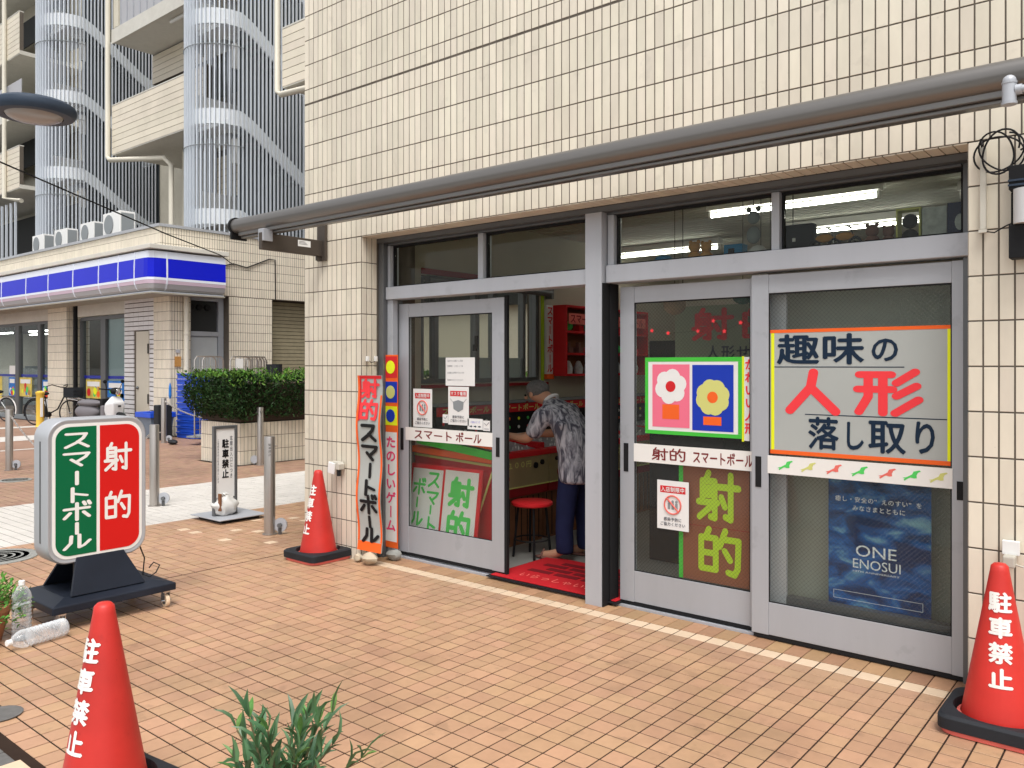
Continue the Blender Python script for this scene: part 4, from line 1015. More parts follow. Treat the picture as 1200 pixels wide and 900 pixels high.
# plants --------------------------------------------------------------
def leaf(b, p, d, up, L, W, bend=.25):
    d = Vector(d).normalized(); s = d.cross(Vector(up)); s = s.normalized() if s.length > 1e-4 else d.orthogonal().normalized(); n = s.cross(d)
    p = Vector(p); a = p + d * L * .45 + n * L * bend * .35; e = p + d * L - n * L * bend * .2
    q = p + d * L * .2 + n * L * bend * .2; q2 = p + d * L * .75 + n * L * bend * .2
    k = -n * W * .25
    b.add([p, q - s * W * .32, q + k, q + s * W * .32, a - s * W * .5, a + k, a + s * W * .5, q2 - s * W * .33, q2 + k, q2 + s * W * .33, e],
          [(0, 2, 1), (0, 3, 2), (1, 2, 5, 4), (2, 3, 6, 5), (4, 5, 8, 7), (5, 6, 9, 8), (7, 8, 10), (8, 9, 10)])
rnd = random.Random(3)
t = thing('oleander_plant', 'young oleander with long narrow leaves in a clay pot at the bottom foreground', 'plant', (-2.13, 1.48, 0))
part('pot', B().lathe([(.10, .0), (.135, .17), (.15, .175), (.15, .20), (.135, .20), (.125, .17), (0, .165)], n=28), terrpot, t, smooth=True)
part('soil', B().lathe([(.126, .16), (.126, .172), (0, .178)], n=20), soil, t)
stems = B(); lv = []; lv2 = []
for k in range(15):
    a = 2 * PI * k / 15 + rnd.uniform(-.2, .2); r0 = rnd.uniform(.01, .07); lean = rnd.uniform(.14, .34) * (1 if k % 3 else .4); hh = rnd.uniform(.20, .33) + (.05 if lean < .14 else 0)
    P = [Vector((r0 * math.cos(a) + lean * .75 * math.cos(a) * (q / 5) ** 1.5, r0 * math.sin(a) + lean * .75 * math.sin(a) * (q / 5) ** 1.5, .17 + hh * .92 * q / 5)) for q in range(6)]
    stems.sweep(P, [.006, .0055, .005, .0045, .004, .003], 6)
    for j in range(7):
        q = j / 6; i = min(4, int(q * 5 * .999)); p = P[i].lerp(P[i + 1], q * 5 - i if q < 1 else 1); dd = (P[5] - P[3]).normalized()
        if j < 2: continue
        for m_ in range(3):
            if rnd.random() < .12: continue
            th = m_ * 2.094 + j * .9 + k; out = Vector((math.cos(th), math.sin(th), 0))
            dr = (out * rnd.uniform(.55, 1.0) * (1.15 - q * .6) + dd * rnd.uniform(.5, .9) + Vector((0, 0, .15))).normalized()
            (lv2 if (q > .9 and m_ == 0) else lv).append((p, dr, rnd.uniform(.08, .14), rnd.uniform(.019, .027)))
part('stem', stems, stemm, t, smooth=True, kind='stuff')
t.scale = (.84, .84, .89)
LM = {}
rank = sorted(lv, key=lambda l: -l[2])[:300]
for i, (p, d, L, W) in enumerate(rank):
    b = B(); leaf(b, (0, 0, 0), d, (rnd.gauss(0, .5), rnd.gauss(0, .5), 1), L, W, rnd.uniform(.2, .6))
    o = part('leaf', b, leaf_o, t, smooth=True, fix=False); o.location = p
b = B()
for p, d, L, W in sorted(lv, key=lambda l: -l[2])[300:]: leaf(b, p, d, (0, 0, 1), L, W)
part('leaves', b, leaf_o, t, kind='stuff', fix=False)
b = B()
for p, d, L, W in lv2: leaf(b, p, d, (0, 0, 1), L * .8, W)
part('young_leaf', b, leaf_o2, t, kind='stuff', fix=False)
t = thing('potted_plant', 'small leafy green plant in a clay pot at the left edge beside the bottles', 'plant', (-5.15, 1.60, 0)); t.scale = (1.15, 1.15, 1.12)
part('pot', B().lathe([(.09, .0), (.13, .15), (.14, .152), (.14, .175), (.125, .175), (0, .165)], n=24), terrpot, t, smooth=True)
b = B(); b2 = B()
for k in range(900):
    a = rnd.uniform(0, 2 * PI); r = .20 * math.sqrt(rnd.random()); z = .16 + .17 * rnd.random() * (1 - (r / .24) ** 2) - (.09 if r > .15 else 0) * rnd.random()
    d = Vector((math.cos(a) * r * 4 + rnd.gauss(0, .5), math.sin(a) * r * 4 + rnd.gauss(0, .5), .5 + rnd.gauss(0, .4)))
    leaf(b, (r * math.cos(a), r * math.sin(a), z), d, (rnd.gauss(0, .3), rnd.gauss(0, .3), 1), rnd.uniform(.022, .04), rnd.uniform(.012, .018))
for k in range(40):
    a = rnd.uniform(0, 2 * PI); r = rnd.uniform(.05, .18); b2.cyl((.3 * r * math.cos(a), .3 * r * math.sin(a), .16), (r * math.cos(a), r * math.sin(a), rnd.uniform(.15, .28)), .002, n=4)
part('stem', b2, stemm, t, kind='stuff'); part('foliage', b, leaf_p, t, kind='stuff', fix=False)
def bottle(name, label, loc, rot):
    t = thing(name, label, 'bottle', loc, 0, group='clear two-litre bottles by the plant')
    prof = [(.030, .0), (.048, .004), (.050, .02)]
    for k in range(9): prof += [(.050, .03 + k * .022), (.0465, .037 + k * .022), (.0465, .044 + k * .022), (.050, .050 + k * .022)]
    prof += [(.050, .235), (.046, .255), (.030, .285), (.0145, .300), (.0145, .312)]
    body = part('bottle_body', B().lathe(prof, n=22), g_bottle, t, smooth=True)
    part('water', B().lathe([(.028, .006), (.044, .010), (.044, .20), (0, .20)], n=16), mat('water_' + str(len(MATS)), (.75, .80, .82), .1, spec=.6) if False else g_bottle, t, smooth=True)
    part('cap', B().lathe([(.0165, .303), (.0165, .325), (.015, .327), (0, .327)], n=16), white, t)
    t.rotation_euler = rot
    return t
bottle('plastic_bottle', 'clear ribbed plastic bottle standing upright with a white cap', (-5.02, 1.765, 0), (0, 0, 0))
bottle('plastic_bottle', 'clear ribbed plastic bottle lying on its side, nearer the light-box base', (-4.90, 1.945, .052), (math.radians(90), 0, math.radians(12)))
bottle('plastic_bottle', 'clear ribbed plastic bottle lying down at the left edge of the photo', (-4.985, 1.615, .052), (math.radians(90), 0, math.radians(-6)))

# bollards, chains
def bollard(x, y, ang, label):
    t = thing('bollard', label, 'bollard', (x, y, 0), 0, group='stainless steel bollards with lock discs')
    part('post', B().lathe([(.050, 0), (.050, .875), (.047, .885), (0, .888)], n=24), steel, t, smooth=True)
    part('floor_collar', B().lathe([(.066, 0.001), (.066, .008), (.051, .009)], n=20, cap=False), steel, t)
    dx, dy = math.cos(ang), math.sin(ang)
    d_ = part('lock_disc', B().cyl((.052 * dx, .052 * dy, .085), (.052 * dx - .02 * dy, .052 * dy + .02 * dx, .085), .062, n=24), alu_b, t)
    d_.location = (.045 * dx, .045 * dy, 0)
    part('lock_bolt', B().cyl((.097 * dx, .097 * dy, .085), (.097 * dx + .026 * dy, .097 * dy - .026 * dx, .085), .020, n=10).box(.097 * dx - .012, .097 * dx + .012, .097 * dy - .012, .097 * dy + .012, 0.0, .06), alu_d, t)
    part('chain_eye', B().cyl((0, 0, .80), (.07 * dx, .07 * dy, .80), .006, n=6), steel, t)
    return t
BL = [(-13.24, 4.49), (-8.654, 4.353), (-6.408, 4.293), (-10.956, 7.174), (-15.55, 8.01)]
bollard(*BL[0], math.radians(40), 'steel bollard at the far left edge with a chain going right')
bollard(*BL[1], math.radians(40), 'steel bollard standing on the white paving just right of the light-box sign')
b3 = bollard(*BL[2], math.radians(35), 'nearest steel bollard with a small dark label, between the notice stand and the cone')
bollard(*BL[3], math.radians(205), 'steel bollard in front of the hedge planter with a chain going left')
bollard(*BL[4], math.radians(40), 'steel bollard in front of the blue bread crates')
b = B(); fz = lambda u, v, d: (-6.408 + .0502 * math.cos(-.62 + u) + d, 4.293 + .0502 * math.sin(-.62 + u), v)
for k, ch in enumerate('駐車禁止'):
    vs, fs = glyph(ch, .03); b.add([((.0508) * math.cos(-.55 + (u - .5) * .55), (.0508) * math.sin(-.55 + (u - .5) * .55), .80 - k * .03 + q * .026) for u, q in vs], fs)
part('label_letters', b, black, b3, fix=False, kind='stuff')
def chain(p, q, sag, label):
    p, q = Vector(p), Vector(q); n = int((q - p).length / .045); b = B()
    for k in range(n):
        u = (k + .5) / n; c = p.lerp(q, u); c.z -= sag * 4 * u * (1 - u); d = (q - p).normalized(); d.z -= sag * 4 * (1 - 2 * u) / (q - p).length; d.normalize()
        s = Vector((-d.y, d.x, 0)).normalized() if k % 2 else Vector((0, 0, 1))
        pts_ = [c + d * (.030 * math.cos(a)) + s * (.012 * math.sin(a)) for a in [i * PI / 4 for i in range(8)]]
        b.sweep(pts_, .005, 4, closed=True)
    return single('chain', b, steel, label, 'chain', tuple((p + q) / 2), group='sagging steel chains between bollards')
chain((-13.19, 4.49, .80), (-8.70, 4.353, .80), .55, 'sagging chain from the left-edge bollard towards the light-box sign')
chain((-11.0, 7.18, .82), (-15.5, 8.01, .82), .22, 'sagging chain between the planter bollard and the crate bollard')

# notice stand
t = thing('notice_stand', 'framed white no-parking notice on a flat steel foot', 'sign', (-7.42, 4.42, 0))
NX = -7.38
part('foot_plate', B().box(-7.66, -7.12, 4.22, 4.75, .035, .045), alu, t, world=True, bevel=.003)
part('rubber_foot', B().box(-7.60, -7.18, 4.28, 4.69, 0.001, .034), rubber, t, world=True)
part('frame', B().box(NX - .018, NX + .018, 4.30, 4.328, .046, .93).box(NX - .018, NX + .018, 4.532, 4.56, .046, .93).box(NX - .016, NX + .016, 4.3285, 4.5315, .90, .93), alu_d, t, world=True, bevel=.003)
part('white_panel', B().box(NX - .006, NX + .006, 4.3285, 4.5315, .22, .899), white, t, world=True)
fF = faceX(NX + .008)
lettering('black_letters', t, black, lambda b: text_col(b, '駐車禁止', 4.395, 4.470, .40, .80, fF, off=.04))
lettering('small_letters', t, grayink, lambda b: text_col(b, '玄関出入口につき', 4.480, 4.512, .40, .83, fF, off=.01) or text_col(b, '工事関係車両は駐車を禁止します', 4.345, 4.363, .36, .80, fF, off=.0))
b = B().ball((0, 0, 0), 1, 26, 18)
b.v = [(x * .11 * (1 + .12 * math.sin(7 * y + 3 * z)), y * .135 * (1 + .1 * math.sin(6 * z)), z * .105 * (1 + .12 * math.sin(5 * x + 4 * y)) + .085) for x, y, z in b.v]
b.v = [(x, y, max(z, 0)) for x, y, z in b.v]
b.move(-7.38, 4.43, .046)
bg_ = thing('weight_bag', 'white plastic weight bag slumped on the foot of the notice stand', 'bag', (-7.38, 4.43, .046))
part('bag', b, bagm, bg_, world=True, smooth=True)
b = B()
for k in range(7):
    a = k * .9; b.sweep([(-7.38, 4.40, .225), (-7.38 + .03 * math.cos(a), 4.40 + .04 * math.sin(a), .26), (-7.38 + .06 * math.cos(a), 4.40 + .07 * math.sin(a), .25)], [.012, .010, .004], 5)
part('bag_knot', b, bagm, bg_, world=True, smooth=True, kind='stuff')
single('brown_scrap', B().box(-7.33, -7.29, 4.325, 4.345, .10, .27), shelfwood, 'small brown weight strapped to the notice stand post', 'weight', (-7.31, 4.33, .1), bevel=.004)

# planter and hedge
PX0, PX1, PY0, PY1 = -12.25, -11.12, 6.93, 22.0
pl = thing('hedge_planter', 'long cream tiled planter box holding the clipped hedge', 'planter', (-11.6, 7.5, 0))
part('planter_wall', B().box(PX0 + .01, PX1 - .004, PY0 + .004, PY1, 0, .10).box(PX0 + .01, PX1 - .004, PY0 + .004, PY0 + .12, .10, .645).box(PX1 - .12, PX1 - .004, PY0 + .12, PY1, .10, .645).box(PX0 + .01, PX0 + .12, PY0 + .12, PY1, .10, .645), mortar, pl, world=True)
part('planter_soil', B().box(PX0 + .12, PX1 - .12, PY0 + .12, PY1, .10, .60), soil, pl, world=True)
zr = rows_of([0.0, .215, .43, .645])
lay_tiles(wall_items('X', PX1 - .01, PY0 + .005, 14.0, zr, .0665, .008) , 'X', .010, .002, cream, pl, 'planter_tile')
lay_tiles(wall_items('Y', PY0 + .01, PX0, PX1 - .001, zr, .0665, .008), 'Y', .010, .002, cream, pl, 'planter_tile')
hd = thing('hedge', 'dense clipped dark green hedge growing in the tiled planter', 'hedge', (-11.65, 8.0, .6))
rnd = random.Random(11); b = B(); bt = B(); core = B()
core.box(-12.25, -11.12, 6.95, 14, .66, 1.24)
part('inner_twigs', core, soil, hd, world=True)
for k in range(15000):
    y = 6.70 + 7.6 * rnd.random() ** 1.25; u = rnd.random(); zt = 1.37 + .04 * math.sin(y * 3) + .03 * math.sin(y * 7.3)
    xr = -10.97 + .06 * math.sin(y * 4 + 1); xl = -12.45
    q = rnd.random()
    if q < .50: x = xr - abs(rnd.gauss(0, .06)); z = .70 + (zt - .70) * rnd.random(); x += -.10 * ((z - 1.05) / .35) ** 2
    elif q < .82: z = zt - abs(rnd.gauss(0, .045)); x = xl + (xr - xl) * rnd.random()
    else: y = 6.72 + abs(rnd.gauss(0, .08)); x = xl + (xr - xl) * rnd.random(); z = .66 + (zt - .66) * rnd.random(); y += .22 * ((z - 1.05) / .35) ** 2
    if z < .80 and rnd.random() < .3: continue
    nrm = Vector((.5 if q < .5 else 0, -.3 if q > .8 else -.1, .5)) + Vector((rnd.gauss(0, .5), rnd.gauss(0, .5), rnd.gauss(0, .4)))
    leaf(bt if (z > zt - .05 and rnd.random() < .8) else b, (x, y, z), nrm, (rnd.gauss(0, 1), rnd.gauss(0, 1), 1), rnd.uniform(.04, .075), rnd.uniform(.022, .034))
for k in range(1500):
    y = 6.62 + 7.5 * rnd.random() ** 1.3; q = rnd.random()
    p = Vector((-10.95 + rnd.uniform(-.02, .09), y, rnd.uniform(.75, 1.35))) if q < .5 else Vector((rnd.uniform(-12.4, -11.0), y, 1.37 + rnd.uniform(0, .09)))
    leaf(bt if p.z > 1.2 else b, p, (rnd.gauss(.3, .5), rnd.gauss(-.2, .5), rnd.gauss(.5, .4)), (rnd.gauss(0, 1), rnd.gauss(0, 1), 1), rnd.uniform(.05, .085), rnd.uniform(.022, .03))
part('foliage', b, leaf_h, hd, world=True, kind='stuff', fix=False); part('sunlit_tone_foliage', bt, leaf_ht, hd, world=True, kind='stuff', fix=False)

# ================================================================== INSIDE THE SHOP
ms = thing('door_mat', 'red door mat with pale lettering and dark bars lying in the open doorway', 'mat', (-3.33, 4.75, .02))
part('mat_edge', B().box(-3.88, -2.78, 4.385, 5.14, .017, .026), black, ms, world=True, bevel=.004)
part('mat_pile', B().box(-3.855, -2.80, 4.41, 5.115, .0265, .034), matm, ms, world=True, bevel=.003)
for r_ in range(4):
    for k in range(4):
        x = -3.72 + k * .235 + (r_ % 2) * .10; part('dark_bar', B().box(x, x + .20, 4.66 + r_ * .095, 4.72 + r_ * .095, .0345, .037), matd, ms, world=True)
fM = lambda u, v, d: (u, v, .0355 + d)
lettering('lettering', ms, pink, lambda b: text_line(b, 'いらっしゃいませ', -3.70, -2.95, 4.50, 4.60, fM, off=.01))

st = thing('stool', 'round red-topped stool with dark metal legs by the game tables', 'stool', (-4.02, 5.10, .012))
part('seat', B().lathe([(.15, .405), (.165, .415), (.165, .432), (.155, .440), (0, .442)], n=28), redpaint, st, smooth=True)
for k in range(4):
    a = PI / 4 + k * PI / 2; part('leg', B().sweep([(.11 * math.cos(a), .11 * math.sin(a), .405), (.15 * math.cos(a), .15 * math.sin(a), .0)], .010, 8), black, st, smooth=True)
part('leg_ring', B().sweep([(.135 * math.cos(k * PI / 12), .135 * math.sin(k * PI / 12), .14) for k in range(24)], .006, 6, closed=True), black, st, smooth=True)

tm = mat('table_field', (.30, .31, .33), .3, noise=.5, nscale=22); dotm = [yellow, redpaint, leafgreen, orange, white]
def machine():
    t = thing('game_table', 'smart ball game table with red rim and dark lit backboard', 'game table', (-4.66, 5.0, .012))
    W = .74
    part('plinth', B().box(-.34, .30, .02, W - .02, 0, .42), shelfwood, t)
    b = B()
    for k in range(9): b.box(.301, .306, .03 + k * .08, .035 + k * .08, .02, .40)
    part('plinth_boards', b, black, t, kind='stuff')
    part('skirt', B().box(-.34, .35, .01, W - .01, .421, .50), darkred, t)
    part('front_panel', B().box(-.34, .36, 0, W, .501, .745), gold, t)
    part('yellow_trim', B().box(.3605, .364, 0, W, .495, .506), MATS['soft_yellow'], t)
    part('red_rim', B().box(.28, .375, -.005, W + .005, .746, .795).box(-.34, .279, -.005, .04, .746, .84).box(-.34, .279, W - .04, W + .005, .746, .84), redpaint, t, bevel=.008)
    part('play_field', B().add([(.28, .041, .785), (.28, W - .041, .785), (-.30, W - .041, .87), (-.30, .041, .87), (.28, .041, .75), (.28, W - .041, .75), (-.30, W - .041, .75), (-.30, .041, .75)],
        [(0, 1, 2, 3), (0, 1, 5, 4), (1, 2, 6, 5), (2, 3, 7, 6), (3, 0, 4, 7)]), tm, t)
    pins = B()
    rn = random.Random(5)
    for k in range(46):
        y = rn.uniform(.08, W - .08); x = rn.uniform(-.25, .25); z = .785 + (.28 - x) / .58 * .085; pins.cyl((x, y, z), (x, y, z + .018), .006, n=5)
    part('pins', pins, white, t, kind='stuff')
    bb = part('backboard', B().box(-.35, -.29, .005, W - .005, .75, 1.16), black, t)
    hd_ = part('header', B().box(-.289, -.275, .01, W - .01, 1.075, 1.155), redpaint, bb)
    part('header_top', B().box(-.36, -.26, 0, W, 1.161, 1.185), cabgrey, bb)
    fh = lambda u, v, d: (-.2735 + d, u, v)
    b = B(); text_line(b, 'スマートボール', .06, .68, 1.085, 1.145, fh, stroke=.13); part('header_letters', b, MATS['soft_yellow'], bb, kind='stuff', fix=False)
    for i in range(10):
        y = .09 + (i % 5) * .14; z = .93 + (i // 5) * .08
        part('lamp_dot', B().ball((-.285, y, z), .016, 8, 6, (.5, 1, 1)), dotm[(i * 2 + i // 5) % 5], bb)
    b = B(); fg = lambda u, v, d: (.3615 + d, u, v)
    text_line(b, '１００円', .18, .50, .655, .715, fg, off=.02); part('price_letters', b, MATS['soft_yellow'], t, kind='stuff', fix=False)
    for k, (y, z, r) in enumerate(((.10, .70, .018), (.55, .665, .026), (.64, .685, .022), (.16, .58, .045))):
        part('knob', B().cyl((.3605, y, z), (.375 if k < 3 else .3635, y, z), r, n=14), black if k < 3 else darkred, t)
    return t
m0 = machine()
labs = ['smart ball table nearest the open door, its front beside the red stool', 'smart ball table the old man leans over', 'third smart ball table from the door along the left wall', 'fourth smart ball table from the door along the left wall', 'fifth smart ball table, far along the left wall', 'last smart ball table, deepest in the shop']
for i in range(6):
    o = m0 if i == 0 else copy_tree(m0)
    o.location = (-4.66, 4.95 + i * .75, .012); o['label'] = labs[i]; o['group'] = 'smart ball tables along the left wall'

# stacked signs leaning inside the left door
bd = thing('leaning_board', 'white board with green brushed characters and red frame leaning inside the left door', 'sign', (-4.55, 4.64, .03))
fLb = lambda u, v, d: (u + (v - .2) * .03, 4.625 - d + (v - .2) * .10, v)
def lsheet(x0, x1, z0, z1, d0, d1):
    v, f = rect(fLb, x0, x1, z0, z1, d0, d1); return B().add(v, f)
part('red_frame', lsheet(-4.95, -4.17, .03, .725, 0, .012), redpaint, bd, world=True)
part('white_sheet', lsheet(-4.925, -4.585, .04, .690, .0125, .014), whitepaper, bd, world=True)
part('white_sheet', lsheet(-4.560, -4.205, .04, .700, .0125, .014), whitepaper, bd, world=True)
fl2 = lambda u, v, d: fLb(u, v, d + .0145)
chars(bd, leafgreen, [('ス', -4.755, .54, .15, .14), ('マ', -4.755, .40, .15, .13), ('ー', -4.755, .33, .13, .08), ('ト', -4.755, .18, .15, .14), ('ボ', -4.915, .47, .15, .14), ('ー', -4.915, .37, .13, .09), ('ル', -4.915, .22, .15, .13)], fl2, st=.15)
chars(bd, leafgreen, [('射', -4.50, .42, .25, .23), ('的', -4.50, .15, .25, .24)], fl2, st=.15)
sb_ = thing('stacked_boards', 'tilted stack of red boards edged in green, orange and yellow inside the left door', 'boards', (-4.5, 4.85, .1))
def band(x0, z0, x1, z1, th, y0, y1, m, nm): part(nm, B().add([(x0, y0, z0), (x1, y0, z1), (x1, y0, z1 + th), (x0, y0, z0 + th), (x0, y1, z0), (x1, y1, z1), (x1, y1, z1 + th), (x0, y1, z0 + th)], [(0, 1, 2, 3), (4, 5, 6, 7), (0, 1, 5, 4), (1, 2, 6, 5), (2, 3, 7, 6), (3, 0, 4, 7)]), m, sb_, world=True)
band(-5.00, .10, -4.05, .10, .70, 4.76, 4.80, redpaint, 'red_board')
band(-5.00, .78, -4.05, .74, .018, 4.745, 4.759, MATS['soft_yellow'], 'yellow_edge')
band(-5.00, .81, -4.05, .77, .05, 4.72, 4.80, orange, 'orange_edge')
band(-4.92, .885, -4.05, .80, .060, 4.70, 4.78, green_t, 'green_board')
band(-4.92, .955, -4.05, .88, .014, 4.70, 4.78, orange, 'orange_edge')
single('yellow_pole', B().cyl((-4.37, 4.70, .03), (-4.07, 4.71, .78), .008, n=8), MATS['soft_yellow'], 'thin yellow pole leaning just inside the left door', 'pole', (-4.37, 4.70, .03))
# wall shelf with prizes
sh = thing('prize_shelf', 'red wall shelf with prizes on the left wall beyond the window', 'shelf', (-5.0, 7.3, 1.42))
for z in (1.42, 1.635, 1.86, 2.12): part('board', B().box(-5.03, -4.84, 6.72, 8.3, z, z + .022), redpaint, sh, world=True)
part('side_panel', B().box(-5.03, -4.84, 6.70, 6.719, 1.42, 2.142), redpaint, sh, world=True); part('side_panel', B().box(-5.03, -4.84, 8.301, 8.32, 1.42, 2.142), redpaint, sh, world=True)
part('back_panel', B().box(-5.034, -5.031, 6.72, 8.3, 1.42, 2.12), shelfwood, sh, world=True)
fsh = faceX(-4.838)
part('banner_strip', B().box(-4.838, -4.836, 6.74, 8.25, 1.95, 2.06), pink, sh, world=True)
lettering('lettering', sh, darkred, lambda b: text_line(b, 'スマートボールスマートボール', 6.76, 8.2, 1.96, 2.05, faceX(-4.835), stroke=.14))
i = 0
for z, items_ in ((1.883, 'grgrgrgr'), (1.658, 'bbrrwgbr'), (1.443, 'wwwwwwww')):
    for k, c in enumerate(items_):
        y = 6.84 + k * .185; m = {'g': leafgreen, 'r': redpaint, 'b': toybr, 'w': cardw}[c]
        if c == 'g': b = B().ball((-4.92, y, z + .05), .05, 12, 8)
        elif c == 'w': b = B().lathe([(.045, 0), (.05, .06), (.035, .10), (.02, .13), (0, .135)], (-4.92, y, z), 10)
        else: b = B().box(-4.96, -4.88, y - .04, y + .04, z, z + .06).box(-4.94, -4.90, y - .02, y + .02, z + .06, z + .11)
        single({'g': 'green_ball', 'w': 'prize_jar', 'r': 'prize_box', 'b': 'prize_box'}[c], b, m, '%s %s %s from left on the %s tier of the prize shelf' % ({'g': 'small green', 'w': 'pale patterned', 'r': 'small red', 'b': 'small brown'}[c], {'g': 'ball'}.get(c, 'prize'), ['first', 'second', 'third', 'fourth', 'fifth', 'sixth', 'seventh', 'eighth'][k], {1.883: 'top', 1.658: 'middle', 1.443: 'bottom'}[z]), 'prize', (-4.92, y, z), group={'g': 'green balls on the prize shelf', 'w': 'pale prizes on the prize shelf', 'r': 'red prizes on the prize shelf', 'b': 'brown prizes on the prize shelf'}[c], bevel=.004 if c in 'rb' else 0, smooth=c in 'gw')
t = thing('vertical_sign', 'narrow white sign with red katakana between the window and the red shelf', 'sign', (-5.0, 6.63, 1.4))
part('panel', B().box(-5.03, -5.00, 6.585, 6.69, 1.44, 2.14), whitepaper, t, world=True)
part('orange_foot', B().box(-5.03, -4.99, 6.58, 6.695, 1.39, 1.439), orange, t, world=True)
lettering('lettering', t, redpaint, lambda b: text_col(b, 'スマートボール', 6.592, 6.683, 1.45, 2.13, faceX(-4.998), stroke=.15))
single('roller_blind', B().cyl((-4.98, 4.88, 2.26), (-4.98, 6.62, 2.26), .035, n=12).box(-5.03, -4.95, 6.60, 6.64, 2.20, 2.32), alu_d, 'dark rolled blind over the side window inside the shop', 'blind', (-4.98, 5.7, 2.26), smooth=True)
# hanging sign and decorations behind the middle door
t = thing('hanging_sign', 'grey-green hanging sign with red characters behind the middle door glass', 'sign', (-2.45, 5.3, 1.58))
fH = faceY(5.298)
part('sheet', B().box(-2.86, -1.90, 5.300, 5.306, 1.55, 1.95), mat('sign_greygreen', (.22, .27, .19), .7), t, world=True)
chars(t, redpaint, [('射', -2.72, 1.70, .30, .23), ('的', -2.35, 1.70, .30, .23)], fH, st=.13)
lettering('small_letters', t, navy, lambda b: text_line(b, '人形せんもん', -2.62, -1.95, 1.565, 1.67, fH, off=.02))
lettering('hanger', t, seal, lambda b: b.sweep([(-2.8, 5.303, 1.95), (-2.8, 5.303, 2.85)], .003, 4) and b.sweep([(-2.0, 5.303, 1.95), (-2.0, 5.303, 2.85)], .003, 4))
def deco(x, y, z, r, m, label):
    t = thing('paper_lantern', label, 'decoration', (x, y, z), group='round decorations hung behind the middle door')
    part('ball', B().ball((0, 0, 0), r, 14, 10, (1, 1, .9)), m, t, smooth=True)
    part('string', B().cyl((0, 0, r * .85), (0, 0, 2.85 - z), .002, n=4), seal, t)
deco(-2.62, 4.85, 1.93, .075, mat('tan_paper', (.34, .27, .18), .8), 'round tan paper ball hung at upper left of the middle door glass')
deco(-2.19, 4.95, 1.98, .07, mat('deep_green_paper', (.02, .10, .07), .7), 'dark green ball hung at upper right of the middle door glass')
deco(-2.03, 5.0, 1.95, .075, black, 'dark ball hung at the right edge of the middle door glass')
deco(-2.10, 5.02, 1.91, .035, toyo, 'small orange ball hung between the two dark balls')
single('dark_cabinet', B().box(-3.25, -2.62, 5.6, 6.1, .012, 1.72), black, 'tall black cabinet standing behind the middle door', 'cabinet', (-2.9, 5.6, .012), bevel=.01)
tl = thing('counter', 'brown shooting counter along the right side of the shop', 'counter', (-1.6, 6.3, 0))
part('counter_body', B().box(-2.3, -.6, 6.2, 6.5, .012, .90), shelfwood, tl, world=True); part('counter_top', B().box(-2.35, -.6, 6.15, 6.55, .901, .94), darkred, tl, world=True, bevel=.005)
# lit tubes on the ceiling
for x0, x1, y, z, lab, g in ((-3.0, -1.72, 6.18, 2.75, 'lit fluorescent tube nearest the upper right window', tube_m), (-4.95, -3.75, 7.87, 2.75, 'lit fluorescent tube at the far left, low in the upper window', tube_s), (-2.9, -1.65, 7.50, 2.75, 'lit fluorescent tube seen low behind the toys', tube_s), (-1.25, -.65, 6.6, 2.75, 'short lit fluorescent tube near the right wall', tube_s)):
    t = thing('ceiling_light', lab, 'ceiling light', ((x0 + x1) / 2, y, 2.84))
    part('batten', B().box(x0 - .03, x1 + .03, y - .05, y + .05, 2.785, 2.849), white, t, world=True, bevel=.004)
    part('tube', B().cyl((x0, y, z), (x1, y, z), .016, n=10), g, t, world=True, smooth=True)
    part('tube_holder', B().box(x0 - .02, x0, y - .018, y + .018, z - .02, 2.784).box(x1, x1 + .02, y - .018, y + .018, z - .02, 2.784), white, t, world=True)
# toys on the shelf above the doors
def toy(name, label, cat='toy', loc=(0, 0, 0)): return thing(name, label, cat, loc)
t = toy('black_case', 'black rectangular case with a small white emblem above the right door', 'case', (-1.75, 4.7, 2.165)); part('case_body', B().box(-1.868, -1.645, 4.68, 4.74, 2.166, 2.345), black, t, world=True, bevel=.012); part('emblem', B().box(-1.768, -1.750, 4.677, 4.6795, 2.245, 2.265), whitepaper, t, world=True)
def toybike(x, label):
    t = toy('toy_motorcycle', label, 'toy', (x, 4.68, 2.166)); t.scale = (1.25, 1.25, 1.35); t['group'] = 'toy motorcycles above the right door'
    for dx in (-.045, .045):
        part('wheel', B().sweep([(dx + .026 * math.cos(k * PI / 8), 0, .027 + .026 * math.sin(k * PI / 8)) for k in range(16)], .006, 6, closed=True), rubber, t)
    part('tank', B().ball((0, 0, .06), .03, 10, 6, (1.4, .5, .6)), toyo, t, smooth=True); part('frame', B().sweep([(-.045, 0, .027), (-.01, 0, .05), (.03, 0, .08), (.045, 0, .027)], .005, 5), chrome, t)
    part('handlebar', B().sweep([(.02, -.03, .10), (.03, 0, .09), (.02, .03, .10)], .004, 5), black, t)
toybike(-1.585, 'small toy motorcycle beside the black case'); toybike(-1.475, 'small toy motorcycle next to the brown plush toys')
def plush(x, m, s, label, y=4.70, grp='plush toys on the shelf above the doors'):
    s *= 1.4
    t = toy('plush_toy', label, 'plush toy', (x, y, 2.166)); t['group'] = grp
    part('body', B().ball((0, 0, .035 * s), .040 * s, 12, 8, (1, .9, 1)), m, t, smooth=True); part('head', B().ball((0, 0, .095 * s), .034 * s, 12, 8), m, t, smooth=True)
    for d in (-1, 1): part('ear', B().ball((d * .024 * s, 0, .125 * s), .012 * s, 8, 6), m, t, smooth=True)
plush(-1.335, toybr, .75, 'brown plush toy lying right of the toy motorcycles'); plush(-1.25, toybr, .65, 'smaller brown plush toy left of the boxed figure')
plush(-2.40, toyo, .8, 'left orange plush bear on the upper shelf'); plush(-2.32, toyo, .75, 'right orange plush bear on the upper shelf')
